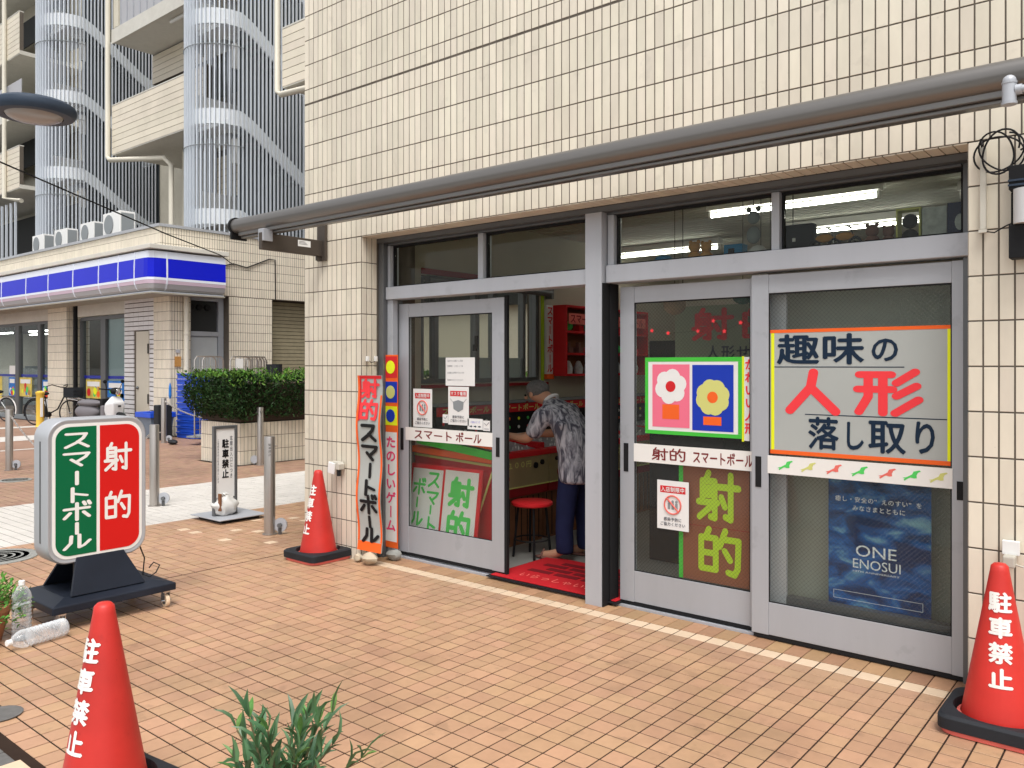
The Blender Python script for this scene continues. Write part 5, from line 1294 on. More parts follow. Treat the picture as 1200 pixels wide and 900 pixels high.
t = toy('boxed_figure', 'dark doll silhouette in an open yellow-edged box', 'toy', (-1.14, 4.68, 2.166))
part('box_frame', B().box(-1.20, -1.192, 4.65, 4.74, 2.166, 2.36).box(-1.088, -1.080, 4.65, 4.74, 2.166, 2.36).box(-1.1915, -1.0885, 4.65, 4.74, 2.350, 2.36), MATS['soft_yellow'], t, world=True)
part('figure', B().ball((-1.14, 4.69, 2.21), .044, 12, 8, (1, .6, 1)).ball((-1.14, 4.69, 2.295), .040, 12, 8, (1, .7, 1)), black, t, world=True, smooth=True)
single('patterned_box', B().box(-1.076, -.958, 4.66, 4.76, 2.166, 2.352), cardw, 'grey patterned cardboard box above the right door', 'box', (-1.02, 4.7, 2.166), bevel=.002)
t = toy('navy_box', 'navy toy box with a pale shape, at the right end of the upper shelf', 'box', (-.91, 4.7, 2.166)); part('carton', B().box(-.954, -.862, 4.65, 4.75, 2.166, 2.362), cardnavy, t, world=True, bevel=.002); part('window_shape', B().ball((-.895, 4.648, 2.26), .035, 12, 8, (.7, .1, 1.2)), cardw, t, world=True, smooth=True)
t = toy('toy_car', 'blue toy sports car at the left of the upper shelf', 'toy car', (-2.6, 4.68, 2.166)); part('car_body', B().ball((-2.60, 4.68, 2.195), .10, 14, 8, (1.1, .5, .26)).ball((-2.61, 4.68, 2.215), .055, 12, 8, (1.1, .7, .45)), toyb, t, world=True, smooth=True)
for dx in (-.07, .07): part('wheel', B().cyl((-2.60 + dx, 4.625, 2.184), (-2.60 + dx, 4.64, 2.184), .018, n=12), black, t, world=True)
t = toy('blue_box', 'teal blue box with a dark window on the upper shelf', 'box', (-2.13, 4.7, 2.166)); part('carton', B().box(-2.19, -2.07, 4.67, 4.75, 2.166, 2.265), toyb, t, world=True, bevel=.003); part('carton_window', B().box(-2.16, -2.12, 4.6675, 4.6695, 2.19, 2.24), black, t, world=True)
single('clear_dome', B().lathe([(.06, 0), (.06, .03), (.055, .05), (.03, .075), (0, .085)], (-1.985, 4.70, 2.166), 18), lampglass, 'small pale dome beside the teal box on the upper shelf', 'dome', (-1.985, 4.7, 2.166), smooth=True)
t = toy('hanging_doll', 'dark doll silhouette hanging in the upper window', 'doll', (-2.02, 4.72, 2.4)); part('doll_body', B().ball((-2.02, 4.72, 2.315), .05, 12, 8, (.9, .5, 1.1)).ball((-2.02, 4.72, 2.42), .040, 12, 8, (1, .6, 1)).ball((-2.05, 4.72, 2.47), .018, 8, 6).ball((-1.99, 4.72, 2.47), .018, 8, 6), cabgrey, t, world=True, smooth=True); part('doll_string', B().cyl((-2.02, 4.72, 2.46), (-2.02, 4.72, 2.85), .002, n=4), seal, t, world=True)

# ------------------------------------------------------------------ the old man at the table
def skin_mesh(name, joints, edges, m, parent, sub=2, root=0, smooth=True):
    me = bpy.data.meshes.new(name); me.from_pydata([j[0] for j in joints], edges, [])
    o = bpy.data.objects.new(name, me); col.objects.link(o)
    md = o.modifiers.new('skin', 'SKIN'); md.use_smooth_shade = True
    for i, j in enumerate(joints):
        r = j[1]; me.skin_vertices[0].data[i].radius = r if isinstance(r, tuple) else (r, r)
        me.skin_vertices[0].data[i].use_root = (i == root)
    s2 = o.modifiers.new('sub', 'SUBSURF'); s2.levels = sub; s2.render_levels = sub
    bpy.context.view_layer.update()
    ev = o.evaluated_get(bpy.context.evaluated_depsgraph_get()); nm = bpy.data.meshes.new_from_object(ev)
    nm.materials.clear(); nm.materials.append(m); nm.polygons.foreach_set('use_smooth', [True] * len(nm.polygons))
    o.modifiers.clear(); o.data = nm; o.parent = parent; nm.name = name
    return o
pm = thing('person', 'grey-haired person in a patterned grey shirt and navy trousers leaning over a game table', 'person', (-3.76, 5.24, .012)); pm.scale = (1.04, 1.04, 1.04)
# local frame: origin between the feet; x = -forward
J = [((.08, 0, .80), .07), ((.06, 0, .95), (.07, .09)), ((-.02, 0, 1.05), (.06, .09)), ((-.10, 0, 1.12), (.05, .07)), ((-.19, 0, 1.19), .052), ((-.265, 0, 1.225), (.070, .072)), ((-.325, 0, 1.245), (.082, .078)), ((-.355, 0, 1.205), (.050, .055)),
     ((.07, .09, .74), .065), ((.045, .105, .42), .045), ((.06, .13, .07), .036), ((-.04, .135, .035), .036), ((-.13, .14, .028), .026),
     ((.07, -.09, .74), .065), ((.035, -.10, .42), .045), ((.02, -.12, .07), .036), ((-.08, -.125, .035), .036), ((-.17, -.13, .028), .026),
     ((-.10, .17, 1.09), .045), ((-.26, .22, .92), .040), ((-.47, .17, .905), .027), ((-.53, .155, .90), (.030, .018)),
     ((-.10, -.17, 1.09), .045), ((-.22, -.23, .90), .040), ((-.44, -.19, .915), .027), ((-.50, -.18, .91), (.030, .018))]
E_ = [(0, 1), (1, 2), (2, 3), (3, 4), (4, 5), (5, 6), (6, 7), (0, 8), (8, 9), (9, 10), (10, 11), (11, 12), (0, 13), (13, 14), (14, 15), (15, 16), (16, 17), (3, 18), (18, 19), (19, 20), (20, 21), (3, 22), (22, 23), (23, 24), (24, 25)]
def fingers(root, sgn):
    bx, by, bz = J[root][0]
    for k, (dy, L, r) in enumerate(((.028, .055, .0085), (.010, .064, .009), (-.008, .060, .0088), (-.025, .048, .0078))):
        a = len(J); J.append(((bx - .035, by + dy * sgn, bz), r * 1.1)); J.append(((bx - .035 - L * .55, by + dy * 1.15 * sgn, bz - .004), r)); J.append(((bx - .035 - L, by + dy * 1.2 * sgn, bz - .022), r * .85))
        E_.extend([(root, a), (a, a + 1), (a + 1, a + 2)])
    a = len(J); J.append(((bx + .0, by + .038 * sgn, bz - .008), .010)); J.append(((bx - .032, by + .055 * sgn, bz - .020), .009)); E_.extend([(root, a), (a, a + 1)])
fingers(21, -1); fingers(25, 1)
body = skin_mesh('body', J, E_, skin, pm, 2)
part('nose', B().ball((-.415, 0, 1.205), .016, 8, 6, (1.1, .7, 1)), skin, pm, smooth=True)
for s in (-1, 1):
    part('ear', B().ball((-.305, s * .078, 1.232), .022, 10, 8, (.8, .35, 1.2)), skin, pm, smooth=True)
    part('eye', B().ball((-.400, s * .030, 1.222), .009, 8, 6), black, pm, smooth=True)
part('mouth', B().ball((-.405, 0, 1.172), .014, 8, 6, (.4, 1.4, .3)), darkred, pm, smooth=True)
hb = B().ball((-.300, 0, 1.268), .092, 18, 12, (1.05, .95, .85))
hb.v = [v for v in hb.v]
rr = random.Random(2); hb.v = [(x + rr.gauss(0, .003), y + rr.gauss(0, .003), z + rr.gauss(0, .003)) for x, y, z in hb.v]
part('hair', hb, hair, pm, smooth=True)
SJ = [((.085, 0, .53), (.21, .25)), ((.085, 0, .64), (.20, .24)), ((.06, 0, .84), (.185, .215)), ((.035, 0, .98), (.175, .205)), ((-.03, 0, 1.08), (.155, .20)), ((-.115, 0, 1.150), (.090, .135)), ((-.165, 0, 1.178), (.068, .075)),
      ((-.10, .185, 1.105), .078), ((-.20, .215, .985), .070), ((-.10, -.185, 1.105), .078), ((-.175, -.215, .975), .070)]
def fused(name, chains, m, parent, voxel=.013, smooth_n=6):
    b = B()
    for ch in chains:
        for (p, r), (q, t_) in zip(ch, ch[1:]):
            P, Q = Vector(p), Vector(q); n = max(2, int((Q - P).length / .018))
            for i in range(n + 1):
                u = i / n; c = P.lerp(Q, u); rr_ = [r[k] + (t_[k] - r[k]) * u for k in range(3)]
                b.ball(tuple(c), 1, 16, 10, tuple(rr_))
    o = part(name, b, m, parent, smooth=True, fix=False)
    md = o.modifiers.new('fuse', 'REMESH'); md.mode = 'VOXEL'; md.voxel_size = voxel; md.use_smooth_shade = True
    s2 = o.modifiers.new('even', 'SMOOTH'); s2.iterations = smooth_n; s2.factor = .6
    bpy.context.view_layer.update()
    nm = bpy.data.meshes.new_from_object(o.evaluated_get(bpy.context.evaluated_depsgraph_get())); nm.name = name
    nm.materials.clear(); nm.materials.append(m); nm.polygons.foreach_set('use_smooth', [True] * len(nm.polygons))
    o.modifiers.clear(); o.data = nm; return o
rf = random.Random(8)
torso = [((.095, 0, .60), (.135, .185, .03)), ((.090, 0, .66), (.140, .185, .04)), ((.075, 0, .80), (.135, .175, .06)), ((.045, 0, .93), (.130, .180, .06)), ((.0, 0, 1.02), (.125, .190, .06)), ((-.06, 0, 1.09), (.105, .185, .07)), ((-.125, 0, 1.145), (.080, .140, .055)), ((-.165, 0, 1.175), (.060, .085, .040))]
folds = [[((.03 + rf.uniform(-.02, .05), rf.choice((-1, 1)) * rf.uniform(.08, .17), 1.02), (.03, .03, .03)), ((.10 + rf.uniform(-.02, .05), rf.choice((-1, 1)) * rf.uniform(.12, .19), .62), (.024, .022, .03))] for k in range(6)]
fused('shirt', [torso, [((-.09, .13, 1.10), (.085, .085, .07)), ((-.115, .195, 1.07), (.075, .070, .07)), ((-.185, .215, .975), (.070, .062, .06))], [((-.09, -.13, 1.10), (.085, .085, .07)), ((-.11, -.195, 1.07), (.075, .070, .07)), ((-.165, -.215, .965), (.070, .062, .06))]] + folds, shirt, pm)
part('collar', B().sweep([(-.165 + .055 * math.cos(a) * .6, .062 * math.sin(a), 1.20 + .030 * math.cos(a)) for a in [k * PI / 8 for k in range(16)]], .014, 8, closed=True), whitepaper, pm, smooth=True)
TJ = [((.075, 0, .80), (.09, .11)), ((.075, .085, .70), .082), ((.045, .105, .42), .084), ((.06, .12, .12), .075), ((.07, .12, .06), .062), ((.075, -.085, .70), .080), ((.035, -.10, .42), .082), ((.03, -.115, .12), .075), ((.035, -.115, .06), .062)]
fused('trousers', [[((.085, 0, .84), (.11, .15, .05)), ((.085, 0, .72), (.115, .155, .06))], [((.085, .075, .74), (.10, .085, .06)), ((.055, .10, .45), (.080, .075, .05)), ((.065, .12, .24), (.070, .066, .05)), ((.075, .12, .075), (.072, .066, .02))],
    [((.085, -.075, .74), (.10, .085, .06)), ((.045, -.095, .45), (.080, .075, .05)), ((.040, -.115, .24), (.070, .066, .05)), ((.045, -.115, .075), (.072, .066, .02))]] + [[((.02, s_ * .13, .60), (.016, .014, .02)), ((.0, s_ * .12, .12), (.02, .016, .02))] for s_ in (-1, 1)], trouser, pm)
for s, x in ((1, 0.0), (-1, -.04)):
    part('sandal', B().ball((x - .045, s * .128, .012), .14, 14, 6, (1, .34, .10)).sweep([(x - .10, s * .128 - .045, .02), (x - .10, s * .128, .068), (x - .10, s * .128 + .045, .02)], .008, 6), toybr, pm, smooth=True)

# ================================================================== CONVENIENCE STORE
CX, CY = -16.9, 8.83
cs_ = thing('convenience_store', 'single-storey cream tiled shop with a blue illuminated band sign around its corner', 'building', (-20, 9, 0))
part('upper_wall', B().box(-42, CX - .004, 8.624, 30, 3.10, 4.50), mortar, cs_, world=True)
part('parapet_cap', B().box(-42, CX + .03, 8.58, 8.72, 4.501, 4.56).box(CX - .10, CX + .03, 8.7205, 30, 4.501, 4.56), alu, cs_, world=True)
zr = rows_of([3.11, 3.318, 3.526, 3.734, 3.94, 4.148, 4.36, 4.50])
lay_tiles(wall_items('X', CX - .01, 8.62, 24.0, zr, .0607, .009), 'X', .010, .002, cream_far, cs_, 'parapet_tile', nobj=300)
lay_tiles(wall_items('Y', 8.63, -30.0, CX, zr[3:], .0607, .007), 'Y', .010, .002, cream_far, cs_, 'parapet_tile', nobj=0)
# right face, ground floor
zl = rows_of([0.0, .20, .41, .618, .826, 1.034, 1.242, 1.45, 1.658, 1.866, 2.074, 2.282, 2.49, 2.698, 2.906, 3.10])
part('lower_wall', B().box(-17.6, CX - .004, CY + .004, 9.33, 0, 3.099).box(-17.6, CX - .004, 10.24, 11.40, 0, 3.099).box(-17.6, CX - .004, 12.75, 30, 0, 3.099).box(-17.6, -17.2, 9.331, 10.239, 0, 3.099).box(-17.6, -17.25, 11.401, 12.749, 0, 3.099), mortar, cs_, world=True)
tl_ = wall_items('X', CX - .01, CY, 9.32, zl, .0607, .009) + wall_items('X', CX - .01, 10.25, 11.39, zl, .0607, .009) + wall_items('X', CX - .01, 12.76, 24, zl, .0607, .009)
lay_tiles(tl_, 'X', .010, .002, cream_far, cs_, 'wall_tile', nobj=300)
lay_tiles(wall_items('Y', CY + .01, -17.6, CX, zl, .0607, .008), 'Y', .010, .002, cream_far, cs_, 'wall_tile', nobj=0)
dr_ = part('side_door', B().box(-17.199, -17.15, 9.34, 10.10, .02, 2.18), graydoor, cs_, world=True, bevel=.004)
part('door_frame', B().box(-17.199, -17.10, 10.105, 10.235, .0, 3.09).box(-17.199, -17.10, 9.332, 10.104, 2.185, 2.29).box(-17.199, -17.10, 9.332, 10.104, 2.98, 3.09), alu, cs_, world=True, bevel=.004)
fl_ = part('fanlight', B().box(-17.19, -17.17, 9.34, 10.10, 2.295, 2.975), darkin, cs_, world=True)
for k in range(3): part('round_vent', B().cyl((-17.169, 9.45 + k * .20, 2.83), (-17.10, 9.45 + k * .20, 2.83), .065, n=14), black, fl_, world=True)
for k in range(34):
    z = .03 + k * .09
    part('shutter_slat', B().box(-17.249, -17.215, 11.405, 12.745, z, z + .078), shutterm, cs_, world=True)
part('downpipe', B().cyl((CX + .07, 9.18, 0), (CX + .07, 9.18, 3.05), .055, n=14).cyl((CX + .07, 9.18, 2.2), (CX + .07, 9.18, 2.24), .064, n=14), pipe_m, cs_, world=True, smooth=True)
part('notice_box', B().box(CX + .001, CX + .03, 8.95, 9.08, 1.50, 1.72), toyo, cs_, world=True); part('small_plate', B().box(CX + .001, CX + .02, 8.97, 9.06, 1.80, 1.87), storegrey, cs_, world=True)
# left face, ground floor
part('column', B().box(-23.33, -22.144, CY + .004, 9.9, 0, 3.099), mortar, cs_, world=True)
lay_tiles(wall_items('Y', CY + .01, -23.33, -22.14, zl, .0607, .008), 'Y', .010, .002, cream_far, cs_, 'column_tile', nobj=0)
lay_tiles(wall_items('X', -22.14, CY + .01, 9.4, zl, .0607, .008), 'X', .010, .002, cream_far, cs_, 'column_tile', nobj=0)
part('rain_pipe', B().cyl((-21.98, 8.98, 0), (-21.98, 8.98, 3.09), .055, n=12), black, cs_, world=True, smooth=True)
part('lintel', B().box(-42, -23.331, 9.0, 9.3, 2.74, 3.099).box(-21.9, -19.0, 9.0, 9.3, 2.76, 3.099), eave, cs_, world=True)
part('sill_wall', B().box(-42, -23.331, 9.0, 9.2, 0, .12).box(-21.9, -19.0, 9.0, 9.2, 0, .12), cabgrey, cs_, world=True)
part('brick_bed', B().box(-19.0, -17.601, 8.86, 9.4, 0, 3.099), mortar, cs_, world=True)
bb_ = []
for r_ in range(29):
    z = .055 + r_ * .105
    for k in range(6):
        x = -19.0 + .2333 * (k + .5)
        if -18.42 < x < -17.78 and z < 2.3: continue
        bb_.append((x, 8.86, z, .225, .085))
lay_tiles(bb_, 'Y', .022, .003, whitebrick, cs_, 'white_brick', nobj=300)
bdn = part('beige_door', B().box(-18.38, -17.80, 8.82, 8.855, .02, 2.29), beigedoor, cs_, world=True, bevel=.004)
part('door_knob', B().ball((-18.28, 8.80, 1.02), .035, 10, 8), alu_d, bdn, world=True, smooth=True)
for z in (.78, 1.9): part('hinge', B().box(-17.82, -17.79, 8.80, 8.819, z - .11, z + .11), black, bdn, world=True)
def shopwin(x0, x1, muls):
    f = B().box(x0, x0 + .08, 9.05, 9.15, .12, 2.739).box(x1 - .08, x1, 9.05, 9.15, .12, 2.739).box(x0 + .081, x1 - .081, 9.05, 9.15, 2.66, 2.739)
    for a, c in muls: f.box(a, c, 9.04, 9.16, .12, 2.659)
    w_ = part('shop_window', f, alu_d, cs_, world=True)
    part('pane', B().box(x0 + .081, x1 - .081, 9.09, 9.10, .12, 2.659), g_store, w_, world=True)
    part('blue_film', B().box(x0 + .09, x1 - .09, 9.11, 9.112, 1.20, 1.27), storeblue, w_, world=True)
    return w_
w1 = shopwin(-33.0, -23.335, [(-26.2, -25.95), (-24.58, -24.38), (-28.4, -28.2), (-30.6, -30.4)])
w2 = shopwin(-21.85, -19.01, [(-21.86, -21.78), (-20.68, -20.42)])
part('frosted_pane', B().box(-20.41, -19.1, 9.115, 9.12, .12, 2.65), mat('pale_frost', (.36, .42, .42), .4), w2, world=True)
for (x0, x1, z0, z1, m) in ((-25.93, -25.05, .64, 1.18, tag_yel), (-26.75, -26.22, .62, 1.18, tag_blue), (-24.30, -23.85, .62, 1.13, tag_blue), (-26.7, -26.25, 1.27, 1.52, whitepaper), (-24.2, -23.6, 0.2, .9, cardw), (-28.1, -27.3, .5, 1.2, tag_yel)):
    part('window_poster', B().box(x0, x1, 9.06, 9.07, z0, z1), m, w1, world=True)
for (x0, x1, z0, z1, m) in ((-21.55, -20.70, .70, 1.17, tag_yel), (-20.35, -19.5, .75, 1.15, tag_blue), (-19.9, -19.3, .55, .85, tag_blue)):
    part('window_poster', B().box(x0, x1, 9.06, 9.07, z0, z1), m, w2, world=True)
part('inside_floor', B().box(-34, -17.62, 9.2, 14, 0.001, .02), intfloor, cs_, world=True)
part('inside_back_wall', B().box(-34, -17.62, 13.8, 13.9, .02, 3.09), intwall, cs_, world=True)
for k, y in enumerate((10.4, 11.5, 12.6)):
    for x0 in (-32, -29, -26.3, -23.8, -21.3):
        part('ceiling_tube', B().box(x0, x0 + 1.5, y, y + .07, 2.60, 2.64), tube_s, cs_, world=True)
for k in range(6):
    x = -31 + k * 1.9
    sx = part('goods_shelf', B().box(x, x + 1.5, 11.0, 11.4, .02, 1.5), cabgrey, cs_, world=True)
    b = B(); rq = random.Random(k)
    for r_ in range(4):
        for q in range(9): b.box(x + .03 + q * .16, x + .15 + q * .16, 10.85, 10.999, .2 + r_ * .34, .36 + r_ * .34 + rq.uniform(0, .06))
    part('goods', b, cardw, sx, world=True, kind='stuff')
rq = random.Random(9)
for par, lst in ((w1, ((-25.93, -25.05, .64, 1.18), (-26.75, -26.22, .62, 1.18), (-24.30, -23.85, .62, 1.13))), (w2, ((-21.55, -20.70, .70, 1.17), (-20.35, -19.5, .75, 1.15)))):
    for (x0, x1, z0, z1) in lst:
        part('poster_heading', B().box(x0 + .08, x1 - .08, 9.054, 9.058, z1 - .17, z1 - .05), white, par, world=True)
        for k in range(7):
            cx_, cz_, r_ = rq.uniform(x0 + .12, x1 - .12), rq.uniform(z0 + .1, z1 - .22), rq.uniform(.05, .11)
            part('poster_print', B().lathe([(r_, 0), (r_, .001), (0, .001)], (0, 0, 0), 10).rot(PI / 2, 'X').move(cx_, 9.057 - .0006 * k, cz_), (orange, white, toyo, tag_blue, leafgreen, yellow, redpaint)[k], par, world=True)
# canopy lid and band sign
part('canopy_lid', B().box(-42, -16.36, 8.12, 8.629, 3.935, 4.03).box(CX + .001, -16.36, 8.6295, 9.93, 3.935, 4.03), eave, cs_, world=True, bevel=.01)
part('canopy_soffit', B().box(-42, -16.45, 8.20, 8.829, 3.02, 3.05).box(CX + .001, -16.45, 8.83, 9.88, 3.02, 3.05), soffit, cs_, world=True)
pathp = [(-42.0, 8.15), (-30.0, 8.15)]
x = -30.0
while x < -16.85: x += .5; pathp.append((min(x, -16.59), 8.15))
R_ = .18
for k in range(1, 9):
    a = -PI / 2 + (PI / 2) * k / 8; pathp.append((-16.59 + R_ * math.cos(a), 8.15 + R_ + R_ * math.sin(a)))
pathp += [(-16.41, 9.0), (-16.41, 9.5), (-16.41, 9.88)]
def along(pts_, s):
    for (a, b_) in zip(pts_, pts_[1:]):
        L = math.hypot(b_[0] - a[0], b_[1] - a[1])
        if s <= L or b_ is pts_[-1]:
            t_ = min(1, s / L) if L else 0; return (a[0] + (b_[0] - a[0]) * t_, a[1] + (b_[1] - a[1]) * t_, (b_[0] - a[0]) / L, (b_[1] - a[1]) / L)
        s -= L
clean = [pathp[0]]
for p in pathp[1:]:
    if math.hypot(p[0] - clean[-1][0], p[1] - clean[-1][1]) > 1e-3: clean.append(p)
pathp = clean
TOT = sum(math.hypot(b_[0] - a[0], b_[1] - a[1]) for a, b_ in zip(pathp, pathp[1:]))
def ribbon(s0, s1, prof):                     # prof: closed list of (out, z)
    n = max(2, int((s1 - s0) / .12)); vs = []; m = len(prof)
    for i in range(n + 1):
        x_, y_, tx, ty = along(pathp, s0 + (s1 - s0) * i / n); ox, oy = ty, -tx
        vs += [(x_ + ox * o, y_ + oy * o, z) for o, z in prof]
    fs = [(i * m + k, i * m + (k + 1) % m, (i + 1) * m + (k + 1) % m, (i + 1) * m + k) for i in range(n) for k in range(m)]
    return B().add(vs, fs + [tuple(range(m)), tuple(range(n * m, n * m + m))])
divs = [0, 12.0 - 4.3] + [x + 42 for x in (-32.6, -31.0, -29.4, -27.8, -26.2, -24.55, -22.87, -21.48, -20.06, -18.72, -17.78, -17.04)] + [TOT - 1.36, TOT]
for a, c in zip(divs, divs[1:]):
    a_, c_ = a + .012, c - .012
    part('white_top_panel', ribbon(a_, c_, [(-.12, 3.755), (0, 3.755), (-.01, 3.90), (-.12, 3.90)]), storewhite, cs_, world=True)
    part('blue_panel', ribbon(a_, c_, [(-.12, 3.355), (.012, 3.355), (.004, 3.752), (-.12, 3.752)]), storeblue, cs_, world=True)
    part('white_stripe', ribbon(a_, c_, [(-.12, 3.300), (.014, 3.300), (.013, 3.352), (-.12, 3.352)]), storewhite, cs_, world=True)
    part('pink_panel', ribbon(a_, c_, [(-.12, 3.225), (.0, 3.225), (.012, 3.298), (-.12, 3.298)]), storeside, cs_, world=True)
    part('grey_under_panel', ribbon(a_, c_, [(-.20, 3.075), (-.10, 3.085), (-.04, 3.13), (-.004, 3.222), (-.20, 3.222)]), storegrey, cs_, world=True)
for a in divs[1:-1]:
    part('divider', ribbon(a - .016, a + .016, [(-.10, 3.09), (-.03, 3.13), (.010, 3.22), (.022, 3.30), (.020, 3.60), (.004, 3.90), (-.10, 3.90)]), storewhite, cs_, world=True)
part('sign_core', ribbon(0.2, TOT - .02, [(-.16, 3.09), (-.11, 3.20), (-.02, 3.25), (-.02, 3.88), (-.16, 3.88)]), white, cs_, world=True)
part('sign_lower_edge', ribbon(0.2, TOT, [(-.22, 3.052), (-.09, 3.052), (-.09, 3.074), (-.22, 3.074)]), storewhite, cs_, world=True)
# air conditioners on the store roof
ac = thing('air_conditioner', 'x', 'air conditioner', (0, 0, 4.50), group='white air conditioners on the store roof')
part('casing', B().box(-.40, .40, -.15, .15, .03, .56), white, ac, bevel=.01)
part('fan_grille', B().cyl((-.10, -.151, .30), (-.10, -.165, .30), .21, n=20), cabgrey, ac)
part('coil', B().box(.401, .404, -.12, .12, .06, .52), cabgrey, ac)
part('foot', B().box(-.32, -.24, -.15, .15, -.20, .03).box(.24, .32, -.15, .15, -.20, .03), black, ac, kind='stuff')
for i, (x, lab, dark) in enumerate(((-25.4, 'leftmost of the four white air conditioners on the store roof', 0), (-23.85, 'second air conditioner from the left on the store roof', 0), (-22.2, 'third air conditioner from the left on the store roof', 0), (-20.7, 'right air conditioner on the store roof, with a dark side', 1))):
    o = ac if i == 0 else copy_tree(ac); o['label'] = lab; o.location = (x, 9.5, 4.70)
    if i == 3: o.scale = (1.15, 1.3, 1.15)
single('roof_ridge_box', B().prism([(-19.9, 4.5), (-18.9, 4.5), (-19.1, 4.72), (-19.7, 4.72)], 9.5, 9.9), white, 'low white cover on the store roof right of the air conditioners', 'roof cover', (-19.4, 9.7, 4.5))

# ================================================================== APARTMENT BLOCK WITH LOUVRED STAIR TOWERS
ap = thing('apartment_block', 'tall cream apartment block with balconies behind the store', 'building', (-25, 16, 0))
part('rear_wall', B().box(-70, 10, 15.6, 16.5, 0, 26), plaster, ap, world=True)
def courses(x0, x1, y, z0, z1, n=None):
    n = n or max(1, round((z1 - z0) / .21)); h = (z1 - z0) / n
    for k in range(n): part('tile_course', B().box(x0, x1, y - .012, y - .0005, z0 + k * h + .008, z0 + (k + 1) * h - .008), cream_far, ap, world=True)
def balcony(x0, x1, y, z0, z1, depth=2.6, tiled=True):
    part('balcony_slab', B().box(x0, x1, y, y + depth, z0, z0 + .16), eave, ap, world=True)
    if tiled:
        part('balcony_wall', B().box(x0, x1, y, y + .15, z0 + .161, z1), mortar, ap, world=True); courses(x0, x1, y, z0 + .03, z1)
        part('balcony_cap', B().box(x0, x1, y - .02, y + .17, z1 + .001, z1 + .04), eave, ap, world=True)
    else:
        part('slab_edge', B().box(x0, x1, y - .03, y - .001, z0 - .05, z0 + .42), eave, ap, world=True)
        part('railing_panel', B().box(x0 + .5, x1, y + .06, y + .09, z0 + .45, z0 + 1.5), storegrey, ap, world=True)
        b = B()
        for k in range(12): b.box(x0 + .5 + k * .45, x0 + .53 + k * .45, y + .03, y + .059, z0 + .42, z0 + 1.52)
        part('railing_posts', b, alu, ap, world=True, kind='stuff')
def recess_shade(x0, x1, y, z0, z1): part('shade_sheet', B().box(x0, x1, y, y + .05, z0, z1), darkin, ap, world=True)  # dark sheet paints the shade inside an open balcony
# between tower 1 and 2
balcony(-27.95, -21.95, 12.6, 8.60, 10.25)
recess_shade(-27.95, -21.9, 14.4, 10.25, 11.5); part('lintel_wall', B().box(-27.95, -21.9, 14.0, 15.59, 11.35, 12.35), mortar, ap, world=True); courses(-27.95, -21.9, 14.0, 11.35, 12.35)
balcony(-27.95, -21.95, 12.6, 12.40, 13.2, tiled=False)
part('party_wall', B().box(-27.95, -27.6, 12.64, 15.59, 12.9, 16), plaster, ap, world=True)
balcony(-27.95, -21.95, 12.6, 16.2, 17.8)
part('recess_wall', B().box(-25.2, -24.9, 13.6, 15.59, 0, 8.59), plaster, ap, world=True); part('recess_wall', B().box(-24.9, -21.9, 14.6, 15.59, 0, 8.59), mortar, ap, world=True); courses(-24.9, -21.9, 14.6, 6.2, 8.4)
part('railing_panel', B().box(-24.88, -21.9, 13.6, 13.64, 5.0, 6.55), storegrey, ap, world=True); part('handrail', B().box(-24.9, -21.9, 13.58, 13.66, 6.56, 6.62), cabgrey, ap, world=True)
part('drain_pipe', B().sweep([(-28.05, 12.5, 16), (-28.05, 12.5, 8.55), (-27.9, 12.5, 8.42), (-25.2, 13.0, 8.15), (-24.95, 13.1, 7.9), (-24.95, 13.1, 3)], .085, 10), pipe_m, ap, world=True, smooth=True)
part('soffit_lamp', B().cyl((-24.6, 12.9, 12.3), (-23.4, 12.9, 12.3), .05, n=8), white, ap, world=True)
# right of tower 2
balcony(-17.35, -8, 12.0, 8.42, 9.88); recess_shade(-17.6, -8, 13.2, 9.88, 12.2); balcony(-17.35, -8, 12.0, 12.3, 13.8)
part('drain_pipe', B().sweep([(-17.5, 11.95, 16), (-17.5, 11.95, 8.35), (-17.35, 11.95, 8.25), (-14, 12.0, 8.05)], .075, 10), pipe_m, ap, world=True, smooth=True)
part('shade_sheet', B().box(-19, -8, 15.3, 15.35, 3, 8.3), darkin, ap, world=True)  # dark sheet painted in for the shade below the balcony
